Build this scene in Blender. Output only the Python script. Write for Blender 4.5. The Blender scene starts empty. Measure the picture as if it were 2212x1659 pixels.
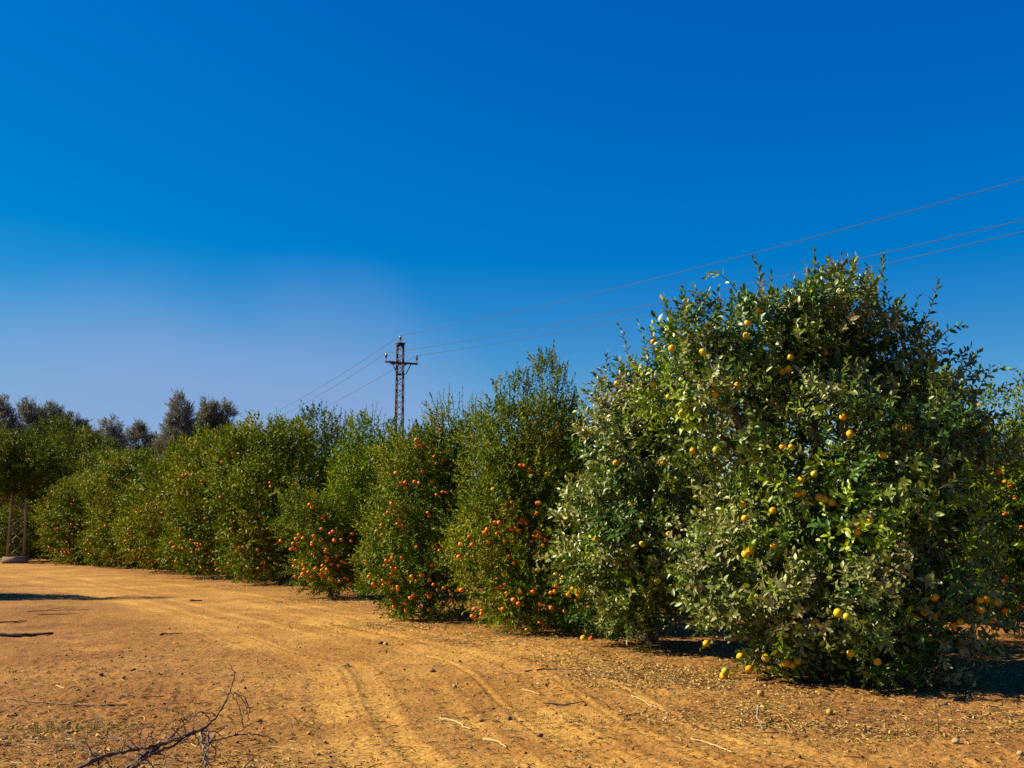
import bpy, math
import numpy as np
from mathutils import Vector

# ------------------------------------------------------------------ camera, sky, sun, exposure
scene = bpy.context.scene
COL = scene.collection
CAM_H = 1.5
F = 2268.0                      # focal length in units of a 2212-wide picture
PITCH = math.atan(310.5 / F)
cam_data = bpy.data.cameras.new("camera")
cam_data.sensor_width = 36.0
cam_data.lens = 36.0 * F / 2212.0
cam_data.clip_start = 0.05
cam_data.clip_end = 20000.0
cam = bpy.data.objects.new("camera", cam_data)
cam.location = (0, 0, CAM_H)
cam.rotation_euler = (math.pi / 2 + PITCH, 0, 0)
COL.objects.link(cam)
scene.camera = cam

SUN_EL = math.radians(37.0)
SUN_AZ = math.radians(7.0)     # how far behind the picture plane; the sun stands on the left
S = Vector((-math.cos(SUN_EL) * math.cos(SUN_AZ), math.cos(SUN_EL) * math.sin(SUN_AZ), math.sin(SUN_EL)))
sun_data = bpy.data.lights.new("sun", 'SUN')
sun_data.energy = 4.9
sun_data.angle = math.radians(0.5)
sun_data.color = (1.0, 0.84, 0.60)
sun = bpy.data.objects.new("sun", sun_data)
sun.rotation_euler = S.to_track_quat('Z', 'Y').to_euler()
sun.location = (-40, 0, 40)
COL.objects.link(sun)

world = bpy.data.worlds.new("World")
scene.world = world
world.use_nodes = True
wn, wl = world.node_tree.nodes, world.node_tree.links
wn.clear()
sky = wn.new("ShaderNodeTexSky")
sky.sky_type = 'NISHITA'
sky.sun_disc = False
sky.sun_elevation = SUN_EL
sky.sun_rotation = math.radians(270.0) + SUN_AZ
sky.altitude = 900.0
sky.air_density = 1.0
sky.dust_density = 0.35
sky.ozone_density = 5.0
hsv = wn.new("ShaderNodeHueSaturation")
hsv.inputs['Saturation'].default_value = 1.42
hsv.inputs['Value'].default_value = 1.0
bg = wn.new("ShaderNodeBackground")
bg.inputs['Strength'].default_value = 0.051
wo = wn.new("ShaderNodeOutputWorld")
wl.new(sky.outputs['Color'], hsv.inputs['Color'])
tone = wn.new("ShaderNodeMix")
tone.data_type = 'RGBA'
tone.blend_type = 'MULTIPLY'
tone.inputs['Factor'].default_value = 1.0
tone.inputs[7].default_value = (1.15, 0.92, 1.04, 1)
wl.new(hsv.outputs['Color'], tone.inputs[6])
sep = wn.new("ShaderNodeSeparateColor")
com = wn.new("ShaderNodeCombineColor")
pw = wn.new("ShaderNodeMath"); pw.operation = 'POWER'; pw.inputs[1].default_value = 0.45
ml = wn.new("ShaderNodeMath"); ml.operation = 'MULTIPLY'; ml.inputs[1].default_value = 2.22
wl.new(tone.outputs[2], sep.inputs[0])
wl.new(sep.outputs[0], com.inputs[0])
wl.new(sep.outputs[1], com.inputs[1])
wl.new(sep.outputs[2], pw.inputs[0])
wl.new(pw.outputs[0], ml.inputs[0])
wl.new(ml.outputs[0], com.inputs[2])
# a pale bank of smoke haze low in the sky ahead and to the left
def wmath(op, a, b=None, c=None):
    n = wn.new("ShaderNodeMath"); n.operation = op
    for i, v in enumerate((a, b, c)):
        if v is None: continue
        if isinstance(v, (int, float)): n.inputs[i].default_value = v
        else: wl.new(v, n.inputs[i])
    return n.outputs[0]


wtc = wn.new("ShaderNodeTexCoord")
wxyz = wn.new("ShaderNodeSeparateXYZ")
wl.new(wtc.outputs['Generated'], wxyz.inputs[0])
wnz = wn.new("ShaderNodeTexNoise")
wnz.inputs['Scale'].default_value = 3.2
wnz.inputs['Detail'].default_value = 3.0
wl.new(wtc.outputs['Generated'], wnz.inputs['Vector'])
hu = wmath('MULTIPLY', wmath('ADD', wxyz.outputs[0], 0.30), 1 / 0.30)
hv = wmath('MULTIPLY', wmath('SUBTRACT', wxyz.outputs[2], 0.04), 1 / 0.195)
hd = wmath('SQRT', wmath('ADD', wmath('MULTIPLY', hu, hu), wmath('MULTIPLY', hv, hv)))
hd = wmath('MULTIPLY_ADD', wnz.outputs[0], 0.75, hd)
hmap = wn.new("ShaderNodeMapRange")
hmap.interpolation_type = 'SMOOTHSTEP'
hmap.inputs['From Min'].default_value = 0.95
hmap.inputs['From Max'].default_value = 1.50
hmap.inputs['To Min'].default_value = 0.74
hmap.inputs['To Max'].default_value = 0.0
wl.new(hd, hmap.inputs['Value'])
hfac = wmath('MULTIPLY', hmap.outputs[0], wmath('GREATER_THAN', wxyz.outputs[1], 0.0))
hmix = wn.new("ShaderNodeMix")
hmix.data_type = 'RGBA'
wl.new(hfac, hmix.inputs['Factor'])
wl.new(com.outputs[0], hmix.inputs[6])
hmix.inputs[7].default_value = (1.95, 2.95, 5.3, 1)
wl.new(hmix.outputs[2], bg.inputs['Color'])
wl.new(bg.outputs['Background'], wo.inputs['Surface'])

scene.view_settings.view_transform = 'Standard'
scene.view_settings.look = 'None'
scene.view_settings.exposure = 1.33
scene.view_settings.gamma = 1.0
scene.cycles.max_bounces = 8
scene.cycles.diffuse_bounces = 1
scene.cycles.transmission_bounces = 2
scene.cycles.use_denoising = False
scene.cycles.denoiser = 'OPENIMAGEDENOISE'
scene.cycles.denoising_input_passes = 'RGB_ALBEDO_NORMAL'
scene.cycles.denoising_prefilter = 'ACCURATE'

# ------------------------------------------------------------------ helpers
RNG = np.random.default_rng(11)
CP, SP = math.cos(PITCH), math.sin(PITCH)


def ray(px, py):
    x = (px - 1106.0) / F
    u = -(py - 829.5) / F
    return np.array([x, CP - SP * u, SP + CP * u])


def P(px, py, d):
    """World point seen at (px, py) of a 2212-wide picture, d metres ahead."""
    r = ray(px, py)
    return np.array([0, 0, CAM_H]) + r * (d / r[1])


def GP(px, py):
    """Where the line of sight through (px, py) meets the ground."""
    r = ray(px, py)
    return np.array([0, 0, CAM_H]) + r * (-CAM_H / r[2])


def hash01(ix, seed):
    h = np.full(ix.shape[0], seed * 374761393 % 4294967291, dtype=np.uint64)
    for k in range(ix.shape[1]):
        h = (h ^ (ix[:, k].astype(np.int64).astype(np.uint64) * np.uint64(0x9E3779B1))) * np.uint64(0x85EBCA77)
        h &= np.uint64(0xFFFFFFFF)
        h ^= h >> np.uint64(15)
    h = (h * np.uint64(0x2C1B3C6D)) & np.uint64(0xFFFFFFFF)
    h ^= h >> np.uint64(12)
    h = (h * np.uint64(0x297A2D39)) & np.uint64(0xFFFFFFFF)
    h ^= h >> np.uint64(15)
    return h.astype(np.float64) / 4294967295.0


def vnoise(p, seed=0):
    """Value noise in 0..1 for an (N, D) array."""
    i = np.floor(p).astype(np.int64)
    f = p - i
    f = f * f * (3 - 2 * f)
    D = p.shape[1]
    out = np.zeros(p.shape[0])
    for c in range(1 << D):
        off = np.array([(c >> k) & 1 for k in range(D)])
        w = np.prod(np.where(off == 1, f, 1 - f), axis=1)
        out += w * hash01(i + off, seed)
    return out


def fbm(p, seed=0, n=3):
    out, a, t = 0, 1.0, 0
    for k in range(n):
        out = out + a * vnoise(p * 2.03 ** k + 17.3 * k, seed + k)
        t += a
        a *= 0.5
    return out / t


def mesh_np(name, V, tris=None, quads=None, colors=None, smooth=False, mats=None, mat_idx=None, floats=None):
    V = np.asarray(V, dtype=np.float32)
    T = np.zeros((0, 3), np.int32) if tris is None else np.asarray(tris, np.int32).reshape(-1, 3)
    Q = np.zeros((0, 4), np.int32) if quads is None else np.asarray(quads, np.int32).reshape(-1, 4)
    me = bpy.data.meshes.new(name)
    me.vertices.add(len(V))
    me.vertices.foreach_set("co", V.ravel())
    me.loops.add(T.size + Q.size)
    me.loops.foreach_set("vertex_index", np.concatenate([T.ravel(), Q.ravel()]).astype(np.int32))
    n = len(T) + len(Q)
    me.polygons.add(n)
    starts = np.concatenate([np.arange(len(T)) * 3, T.size + np.arange(len(Q)) * 4]).astype(np.int32)
    me.polygons.foreach_set("loop_start", starts)
    if smooth:
        me.polygons.foreach_set("use_smooth", np.ones(n, dtype=bool))
    if mat_idx is not None:
        me.polygons.foreach_set("material_index", np.asarray(mat_idx, np.int32))
    if colors is not None:
        at = me.attributes.new("tint", 'FLOAT_COLOR', 'POINT')
        c = np.ones((len(V), 4), np.float32)
        c[:, :3] = colors
        at.data.foreach_set("color", c.ravel())
    if floats:
        for k, v in floats.items():
            at = me.attributes.new(k, 'FLOAT', 'POINT')
            at.data.foreach_set("value", np.asarray(v, np.float32))
    me.update(calc_edges=True)
    for m in (mats or []):
        me.materials.append(m)
    return me


def link(name, me, parent=None):
    o = bpy.data.objects.new(name, me)
    COL.objects.link(o)
    if parent is not None:
        o.parent = parent
    return o


def empty(name, loc):
    o = bpy.data.objects.new(name, None)
    o.empty_display_size = 0.2
    o.location = loc
    COL.objects.link(o)
    return o


def tag(o, label=None, cat=None, group=None, kind=None):
    if label: o["label"] = label
    if cat: o["category"] = cat
    if group: o["group"] = group
    if kind: o["kind"] = kind
    return o


class Geo:
    """Collects tubes, boxes and lathes, then becomes one mesh."""
    def __init__(self):
        self.V, self.T, self.Q, self.n = [], [], [], 0

    def add(self, V, T=None, Q=None):
        V = np.asarray(V, float)
        self.V.append(V)
        if T is not None and len(T): self.T.append(np.asarray(T) + self.n)
        if Q is not None and len(Q): self.Q.append(np.asarray(Q) + self.n)
        self.n += len(V)

    def tube(self, pts, rad, sides=6, jitter=0.0, seed=0):
        pts = np.asarray(pts, float)
        rad = np.broadcast_to(np.asarray(rad, float), (len(pts),))
        tang = np.gradient(pts, axis=0)
        tang /= np.linalg.norm(tang, axis=1)[:, None] + 1e-9
        ref = np.array([0.31, 0.2, 0.93]) if abs(tang[0, 2]) < 0.9 else np.array([1.0, 0.1, 0])
        rg = np.random.default_rng(seed + 5)
        V = []
        for p, t, r in zip(pts, tang, rad):
            a = np.cross(t, ref); a /= np.linalg.norm(a) + 1e-9
            b = np.cross(t, a)
            ang = np.arange(sides) * 2 * math.pi / sides
            rr = r * (1 + jitter * rg.normal(size=sides))
            V.append(p + (np.cos(ang) * rr)[:, None] * a + (np.sin(ang) * rr)[:, None] * b)
        V = np.concatenate(V)
        Q, m = [], len(pts)
        for k in range(m - 1):
            for s in range(sides):
                Q.append((k * sides + s, k * sides + (s + 1) % sides, (k + 1) * sides + (s + 1) % sides, (k + 1) * sides + s))
        V = np.concatenate([V, pts[[0, -1]]])
        T = [(m * sides, (s + 1) % sides, s) for s in range(sides)]
        T += [(m * sides + 1, (m - 1) * sides + s, (m - 1) * sides + (s + 1) % sides) for s in range(sides)]
        self.add(V, T, Q)

    def box(self, c, size, ax=None):
        h = np.array(size) / 2
        C = np.array([[x, y, z] for x in (-1, 1) for y in (-1, 1) for z in (-1, 1)]) * h
        if ax is not None: C = C @ np.asarray(ax, float)
        self.add(C + np.asarray(c, float), None, [(0, 1, 3, 2), (4, 6, 7, 5), (0, 4, 5, 1), (2, 3, 7, 6), (0, 2, 6, 4), (1, 5, 7, 3)])

    def bar(self, a, b, w, h=None, up=(0, 0, 1)):
        a, b = np.asarray(a, float), np.asarray(b, float)
        t = b - a; L = np.linalg.norm(t); t /= L
        s = np.cross(t, up)
        if np.linalg.norm(s) < 1e-4: s = np.cross(t, (1, 0, 0))
        s /= np.linalg.norm(s)
        self.box((a + b) / 2, (L, w, h or w), np.stack([t, s, np.cross(s, t)]))

    def lathe(self, prof, c=(0, 0, 0), sides=14):
        prof = np.asarray(prof, float)
        ang = np.arange(sides) * 2 * math.pi / sides
        V = np.concatenate([np.stack([r * np.cos(ang), r * np.sin(ang), np.full(sides, z)], 1) for r, z in prof])
        Q = [(k * sides + s, k * sides + (s + 1) % sides, (k + 1) * sides + (s + 1) % sides, (k + 1) * sides + s)
             for k in range(len(prof) - 1) for s in range(sides)]
        self.add(V + np.asarray(c, float), None, Q)

    def mesh(self, name, mat, smooth=False):
        return mesh_np(name, np.concatenate(self.V), np.concatenate(self.T) if self.T else None,
                       np.concatenate(self.Q) if self.Q else None, smooth=smooth, mats=[mat])

    def build(self, name, mat, parent=None, smooth=False, loc=None):
        if loc is not None: self.V = [v - np.asarray(loc) for v in self.V]
        o = link(name, self.mesh(name, mat, smooth), parent)
        if loc is not None and parent is None: o.location = loc
        return o


# ------------------------------------------------------------------ materials
def new_mat(name):
    m = bpy.data.materials.new(name)
    m.use_nodes = True
    nt = m.node_tree
    return m, nt, nt.nodes["Principled BSDF"], nt.nodes["Material Output"]


def N(nt, kind, **kw):
    n = nt.nodes.new(kind)
    for k, v in kw.items():
        if k in n.inputs: n.inputs[k].default_value = v
        else: setattr(n, k, v)
    return n


def leaf_material(name, trans=0.22, rough=0.45, spec=0.3):
    m, nt, b, out = new_mat(name)
    at = N(nt, "ShaderNodeAttribute", attribute_name="tint")
    b.inputs['Roughness'].default_value = rough
    b.inputs['Specular IOR Level'].default_value = spec
    nt.links.new(at.outputs['Color'], b.inputs['Base Color'])
    tr = N(nt, "ShaderNodeBsdfTranslucent")
    mul = N(nt, "ShaderNodeMix", data_type='RGBA', blend_type='MULTIPLY')
    mul.inputs['Factor'].default_value = 1.0
    nt.links.new(at.outputs['Color'], mul.inputs[6])
    mul.inputs[7].default_value = (1.6, 1.7, 0.55, 1)
    nt.links.new(mul.outputs[2], tr.inputs['Color'])
    mx = N(nt, "ShaderNodeMixShader")
    mx.inputs[0].default_value = trans
    nt.links.new(b.outputs[0], mx.inputs[1])
    nt.links.new(tr.outputs[0], mx.inputs[2])
    nt.links.new(mx.outputs[0], out.inputs['Surface'])
    return m


def plain(name, col, rough=0.7, var=0.25, scale=8.0, metal=0.0, bump=0.0, bscale=60.0, spec=0.5):
    m, nt, b, out = new_mat(name)
    tc = N(nt, "ShaderNodeTexCoord")
    nz = N(nt, "ShaderNodeTexNoise", Scale=scale, Detail=5.0, Roughness=0.6)
    nt.links.new(tc.outputs['Object'], nz.inputs['Vector'])
    rp = N(nt, "ShaderNodeValToRGB")
    rp.color_ramp.elements[0].position = 0.3
    rp.color_ramp.elements[1].position = 0.72
    rp.color_ramp.elements[0].color = tuple(c * (1 - var) for c in col) + (1,)
    rp.color_ramp.elements[1].color = tuple(min(1, c * (1 + var)) for c in col) + (1,)
    nt.links.new(nz.outputs[0], rp.inputs[0])
    nt.links.new(rp.outputs[0], b.inputs['Base Color'])
    b.inputs['Roughness'].default_value = rough
    b.inputs['Metallic'].default_value = metal
    b.inputs['Specular IOR Level'].default_value = spec
    if bump:
        n2 = N(nt, "ShaderNodeTexNoise", Scale=bscale, Detail=4.0)
        nt.links.new(tc.outputs['Object'], n2.inputs['Vector'])
        bp = N(nt, "ShaderNodeBump", Strength=bump, Distance=0.01)
        nt.links.new(n2.outputs[0], bp.inputs['Height'])
        nt.links.new(bp.outputs[0], b.inputs['Normal'])
    return m


M_LEAF = leaf_material("orange_leaf", 0.13, 0.42, 0.36)
M_LEAF_M = leaf_material("mandarin_leaf", 0.18, 0.55, 0.10)
M_CASU = leaf_material("casuarina_needles", 0.15, 0.7, 0.2)
M_LITTER = leaf_material("dry_leaf", 0.12, 0.8, 0.2)
M_BARK = plain("citrus_bark", (0.13, 0.10, 0.075), 0.9, 0.35, 14, bump=0.6)
M_DEADWOOD = plain("dead_wood", (0.075, 0.040, 0.026), 0.85, 0.4, 20, bump=0.5, bscale=90)
M_GREYBARK = plain("grey_bark", (0.20, 0.155, 0.11), 0.9, 0.35, 24, bump=0.5, bscale=90)
M_PALEWOOD = plain("pale_wood", (0.34, 0.24, 0.085), 0.8, 0.2, 20)
M_BROWNWOOD = plain("brown_twig", (0.13, 0.07, 0.035), 0.85, 0.35, 20)
M_STEEL_RUST = plain("weathered_steel", (0.038, 0.019, 0.019), 0.75, 0.3, 3, metal=0.1)
M_STEEL_PALE = plain("galvanised_steel", (0.27, 0.225, 0.13), 0.6, 0.25, 3, metal=0.25)
M_CONCRETE = plain("concrete", (0.24, 0.18, 0.12), 0.9, 0.2, 6, bump=0.5, bscale=40)
M_PORCELAIN = plain("brown_porcelain", (0.16, 0.05, 0.04), 0.25, 0.15, 10)
M_WIRE = plain("wire", (0.030, 0.034, 0.046), 0.8, 0.1, 1)
M_STONE = plain("stone", (0.28, 0.20, 0.10), 0.9, 0.25, 30, bump=0.5)
M_CLOD = plain("dark_clod", (0.12, 0.065, 0.035), 0.95, 0.3, 40, bump=0.8)
M_STALK = plain("fruit_stalk", (0.06, 0.085, 0.02), 0.7, 0.2, 30)


def fruit_material(name, c0, c1, scale=9.0):
    m, nt, b, out = new_mat(name)
    tc = N(nt, "ShaderNodeTexCoord")
    oi = N(nt, "ShaderNodeObjectInfo")
    nz = N(nt, "ShaderNodeTexNoise", Scale=scale, Detail=2.0)
    nt.links.new(tc.outputs['Object'], nz.inputs['Vector'])
    ad = N(nt, "ShaderNodeMath", operation='MULTIPLY_ADD')
    nt.links.new(oi.outputs['Random'], ad.inputs[0])
    ad.inputs[1].default_value = 0.7
    sb = N(nt, "ShaderNodeMath", operation='SUBTRACT')
    nt.links.new(nz.outputs[0], sb.inputs[0]); sb.inputs[1].default_value = 0.35
    nt.links.new(sb.outputs[0], ad.inputs[2])
    mx = N(nt, "ShaderNodeMix", data_type='RGBA')
    nt.links.new(ad.outputs[0], mx.inputs['Factor'])
    mx.inputs[6].default_value = (*c0, 1); mx.inputs[7].default_value = (*c1, 1)
    nt.links.new(mx.outputs[2], b.inputs['Base Color'])
    b.inputs['Roughness'].default_value = 0.5
    b.inputs['Specular IOR Level'].default_value = 0.28
    b.inputs['Subsurface Weight'].default_value = 0.0
    n2 = N(nt, "ShaderNodeTexNoise", Scale=170.0, Detail=1.0)
    nt.links.new(tc.outputs['Object'], n2.inputs['Vector'])
    bp = N(nt, "ShaderNodeBump", Strength=0.25, Distance=0.002)
    nt.links.new(n2.outputs[0], bp.inputs['Height'])
    nt.links.new(bp.outputs[0], b.inputs['Normal'])
    return m


M_ORANGE = fruit_material("orange_peel", (0.62, 0.27, 0.005), (0.66, 0.38, 0.008))
M_YELLOW = fruit_material("ripening_peel", (0.50, 0.37, 0.010), (0.60, 0.38, 0.008))
M_GREENISH = fruit_material("unripe_peel", (0.26, 0.30, 0.015), (0.44, 0.38, 0.02))
M_MANDARIN = fruit_material("mandarin_peel", (0.66, 0.125, 0.002), (0.72, 0.22, 0.003))
M_DULL = fruit_material("rotting_peel", (0.30, 0.17, 0.03), (0.38, 0.24, 0.05))
M_REDFRUIT = fruit_material("red_peel", (0.62, 0.08, 0.010), (0.62, 0.10, 0.012))

# ------------------------------------------------------------------ ground
TRK_Y = np.array([-60, 0.0, 4.0, 6.55, 9.0, 12.1, 17.9, 28.3, 38.0, 60.0, 120.0])
TRK_X = np.array([34, 5.0, 2.35, 1.0, 0.3, -0.75, -3.7, -10.2, -17.5, -36.0, -90.0])


def track_offset(x, y):
    c = np.interp(y, TRK_Y, TRK_X)
    slope = np.gradient(np.interp(np.linspace(-60, 120, 2000), TRK_Y, TRK_X), 180 / 1999.0)
    sl = np.interp(y, np.linspace(-60, 120, 2000), slope)
    return (x - c) / np.sqrt(1 + sl * sl)


def ground_h(x, y, rut_out=False):
    p = np.stack([x, y], 1)
    wob = (vnoise(np.stack([x * 0.2, y * 0.25], 1), 31) - 0.5) * 0.5
    s = track_offset(x, y) + wob
    rut = np.zeros(len(x))
    dep = np.zeros(len(x))
    for off, w, dp in ((-1.55, .17, .022), (-1.15, .12, .014), (-0.55, .10, .010), (0.05, .16, .024), (0.42, .13, .020), (0.95, .10, .010), (1.35, .12, .012), (-1.78, .04, .010), (-1.32, .035, .009), (-0.13, .035, .010), (0.26, .035, .010), (0.62, .04, .009), (1.12, .035, .008)):
        g = np.exp(-((s - off) / w) ** 4)
        fade = np.clip(0.25 + 1.5 * (vnoise(np.stack([y * 0.22 + off * 9, x * 0.05], 1), 70) - 0.25), 0, 1)
        rut = np.maximum(rut, g * fade)
        tread = 0.5 + 0.5 * np.sin((y + np.abs(s - off) * 0.9) * 2 * math.pi / 0.16)
        near = np.clip((16 - y) / 8, 0, 1)
        dep -= fade * g * (dp * 0.62 + 0.009 * tread * near)
        dep += fade * 0.005 * np.exp(-((np.abs(s - off) - w * 1.25) / 0.05) ** 2)
    lane = np.exp(-(s / 2.4) ** 4)
    rough = 1 - 0.75 * np.clip(rut + 0.45 * lane, 0, 1)
    h = 0.06 * (fbm(p * 0.22, 1, 2) - 0.5) + 0.03 * (fbm(p * 1.1, 4, 2) - 0.5)
    n8 = fbm(p * 6.0, 9, 3)
    n20 = vnoise(p * 16.0, 15)
    n50 = vnoise(p * 42.0, 16)
    rn = 0.5 + vnoise(p * 0.9, 23)
    h += rough * rn * (0.030 * (n8 - 0.5) + 0.016 * np.clip(n20 - 0.55, 0, 1) * 2 + 0.007 * (n50 - 0.5))
    h += (1 - rough) * 0.004 * (n50 - 0.5)
    h += dep
    h *= np.clip(1.3 - np.maximum(np.abs(x), np.abs(y)) / 120.0, 0, 1)
    if rut_out: return h, np.clip(rut * 0.55 + 0.45 * lane, 0, 1), rough
    return h


def axis(lo, hi, fine_lo, fine_hi, step, grow):
    a = list(np.arange(fine_lo, fine_hi, step))
    s, v = step, fine_hi
    while v < hi:
        a.append(v); s *= grow; v += s
    a.append(hi)
    s, v, left = step, fine_lo, []
    while True:
        s *= grow; v -= s
        if v < lo: break
        left.append(v)
    left.append(lo)
    return np.array(left[::-1] + a)


gx = axis(-4000, 4000, -4.2, 4.8, 0.0135, 1.012)
gy = axis(-4000, 4000, 5.3, 9.5, 0.0125, 1.009)
GX, GY = np.meshgrid(gx, gy)
gxf, gyf = GX.ravel(), GY.ravel()
gz, rutv, roughv = ground_h(gxf, gyf, True)
nx, ny = len(gx), len(gy)
idx = np.arange(nx * ny).reshape(ny, nx)
gq = np.stack([idx[:-1, :-1], idx[:-1, 1:], idx[1:, 1:], idx[1:, :-1]], -1).reshape(-1, 4)

m, nt, b, out = new_mat("dirt")
M_DIRT = m
tc = N(nt, "ShaderNodeTexCoord")
at = N(nt, "ShaderNodeAttribute", attribute_name="rut")


def tex(scale, det=5.0, dist=0.0):
    n = N(nt, "ShaderNodeTexNoise", Scale=scale, Detail=det, Roughness=0.62, Distortion=dist)
    nt.links.new(tc.outputs['Object'], n.inputs['Vector'])
    return n


def ramp(src, p0, c0, p1, c1):
    r = N(nt, "ShaderNodeValToRGB")
    r.color_ramp.elements[0].position, r.color_ramp.elements[1].position = p0, p1
    r.color_ramp.elements[0].color, r.color_ramp.elements[1].color = (*c0, 1), (*c1, 1)
    nt.links.new(src, r.inputs[0])
    return r


def mixc(fac, a, bb, blend='MIX'):
    x = N(nt, "ShaderNodeMix", data_type='RGBA', blend_type=blend)
    if isinstance(fac, float): x.inputs['Factor'].default_value = fac
    else: nt.links.new(fac, x.inputs['Factor'])
    nt.links.new(a, x.inputs[6]); nt.links.new(bb, x.inputs[7])
    return x.outputs[2]


soil = ramp(tex(1.3, 6).outputs[0], 0.33, (0.215, 0.106, 0.028), 0.68, (0.325, 0.176, 0.044))
dust = ramp(tex(2.2, 6).outputs[0], 0.3, (0.385, 0.222, 0.050), 0.7, (0.49, 0.298, 0.064))
speck = ramp(tex(26.0, 8).outputs[0], 0.36, (0.55, 0.48, 0.42), 0.62, (1.12, 1.10, 1.05))
fleck = ramp(tex(75.0, 3).outputs[0], 0.30, (0.45, 0.38, 0.33), 0.42, (1, 1, 1))
c = mixc(at.outputs['Fac'], soil.outputs[0], dust.outputs[0])
patch = ramp(tex(0.55, 7, 0.4).outputs[0], 0.42, (0.70, 0.62, 0.56), 0.58, (1, 1, 1))
c = mixc(0.8, c, patch.outputs[0], 'MULTIPLY')
c = mixc(0.8, c, speck.outputs[0], 'MULTIPLY')
c = mixc(0.9, c, fleck.outputs[0], 'MULTIPLY')
nt.links.new(c, b.inputs['Base Color'])
b.inputs['Roughness'].default_value = 0.95
b.inputs['Specular IOR Level'].default_value = 0.15
bt = tex(34.0, 8)
bp = N(nt, "ShaderNodeBump", Strength=0.8, Distance=0.025)
nt.links.new(bt.outputs[0], bp.inputs['Height'])
bp2 = N(nt, "ShaderNodeBump", Strength=0.4, Distance=0.05)
nt.links.new(tex(5.0, 7).outputs[0], bp2.inputs['Height'])
nt.links.new(bp2.outputs[0], bp.inputs['Normal'])
nt.links.new(bp.outputs[0], b.inputs['Normal'])
ground = link("ground", mesh_np("ground", np.stack([gxf, gyf, gz], 1), None, gq, smooth=True, mats=[M_DIRT], floats={"rut": rutv}))
tag(ground, kind="structure")


def GH(x, y):
    return float(ground_h(np.array([x]), np.array([y]))[0])


# ------------------------------------------------------------------ leaf and shoot templates
def rot_to(D, roll):
    """Rotation matrices taking local +Z to D (N,3), with a roll about it."""
    D = D / (np.linalg.norm(D, axis=1)[:, None] + 1e-9)
    ref = np.where(np.abs(D[:, 2:3]) < 0.95, np.array([[0, 0, 1.0]]), np.array([[1.0, 0, 0]]))
    X = np.cross(ref, D); X /= np.linalg.norm(X, axis=1)[:, None] + 1e-9
    Y = np.cross(D, X)
    c, s = np.cos(roll)[:, None], np.sin(roll)[:, None]
    return np.stack([X * c + Y * s, Y * c - X * s, D], axis=2)   # columns


def leaf(level, L, w, fold=0.35, droop=0.25):
    """A leaf along +X, upper side +Z, folded along its midrib."""
    if level == 2:
        V = [(0, 0, 0), (.28, .8, fold * .8), (.62, .85, fold * .75), (.33, 0, .02), (.68, 0, -.02), (.28, -.8, fold * .8), (.62, -.85, fold * .75), (1, 0, 0)]
        T = [(0, 3, 1), (2, 4, 7), (0, 5, 3), (4, 6, 7)]
        Q = [(1, 3, 4, 2), (3, 5, 6, 4)]
    else:
        V = [(0, 0, 0), (.45, .95, fold * .9), (.5, 0, 0), (.45, -.95, fold * .9), (1, 0, 0)]
        T = [(0, 2, 1), (1, 2, 4), (0, 3, 2), (2, 3, 4)]
        Q = []
    V = np.array(V, float)
    z = V[:, 2] * w - droop * V[:, 0] ** 2 * L
    V = np.stack([V[:, 0] * L, V[:, 1] * w, z], 1)
    return V, np.array(T, int).reshape(-1, 3), np.array(Q, int).reshape(-1, 4)


def join(parts):
    V, T, Q, I, n = [], [], [], [], 0
    for k, (v, t, q) in enumerate(parts):
        V.append(v); T.append(t + n); Q.append(q + n); I.append(np.full(len(v), k)); n += len(v)
    return np.concatenate(V), np.concatenate(T), np.concatenate(Q), np.concatenate(I)


def shoot(rg, level, n, length, L, ratio, spread=(70, 30), stem=True, roll0=0.0):
    """A twig along +Z with alternate leaves; part 0 is its stem."""
    parts = []
    bend = rg.normal(size=2) * 0.22
    pos = lambda t: np.array([bend[0] * t * t * length, bend[1] * t * t * length, t * length])
    if stem:
        rs = []
        for t in (0, .5, 1):
            a = np.arange(3) * 2.094
            r = (0.0028 if level == 2 else 0.0035) * (1.2 - t)
            rs.append(pos(t) + np.stack([np.cos(a) * r, np.sin(a) * r, 0 * a], 1))
        V = np.concatenate(rs)
        Q = np.array([(k * 3 + s, k * 3 + (s + 1) % 3, k * 3 + 3 + (s + 1) % 3, k * 3 + 3 + s) for k in range(2) for s in range(3)])
        parts.append((V, np.zeros((0, 3), int), Q))
    for k in range(n):
        t = (k + 0.6) / n
        az = k * 2.4 + rg.normal() * 0.3 + roll0
        el = math.radians(90 - (spread[0] + (spread[1] - spread[0]) * t + rg.normal() * 14))
        sz = L * rg.uniform(0.7, 1.12) * (1.0 if t < 0.75 else 0.8)
        v, tt, q = leaf(level, sz, sz * ratio * rg.uniform(.85, 1.15), rg.uniform(0.15, 0.75), rg.uniform(0.0, 0.4))
        roll = rg.normal() * 0.45
        cr, sr = math.cos(roll), math.sin(roll)
        v = v @ np.array([[1, 0, 0], [0, cr, sr], [0, -sr, cr]])
        ce, se = math.cos(el), math.sin(el)
        # X -> outward and up, Z -> facing the tip
        M = np.array([[ce, 0, se], [0, 1, 0], [-se, 0, ce]])
        v = v @ M
        ca, sa = math.cos(az), math.sin(az)
        v = v @ np.array([[ca, sa, 0], [-sa, ca, 0], [0, 0, 1]])
        parts.append((v + pos(t), tt, q))
    return join(parts)


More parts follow.
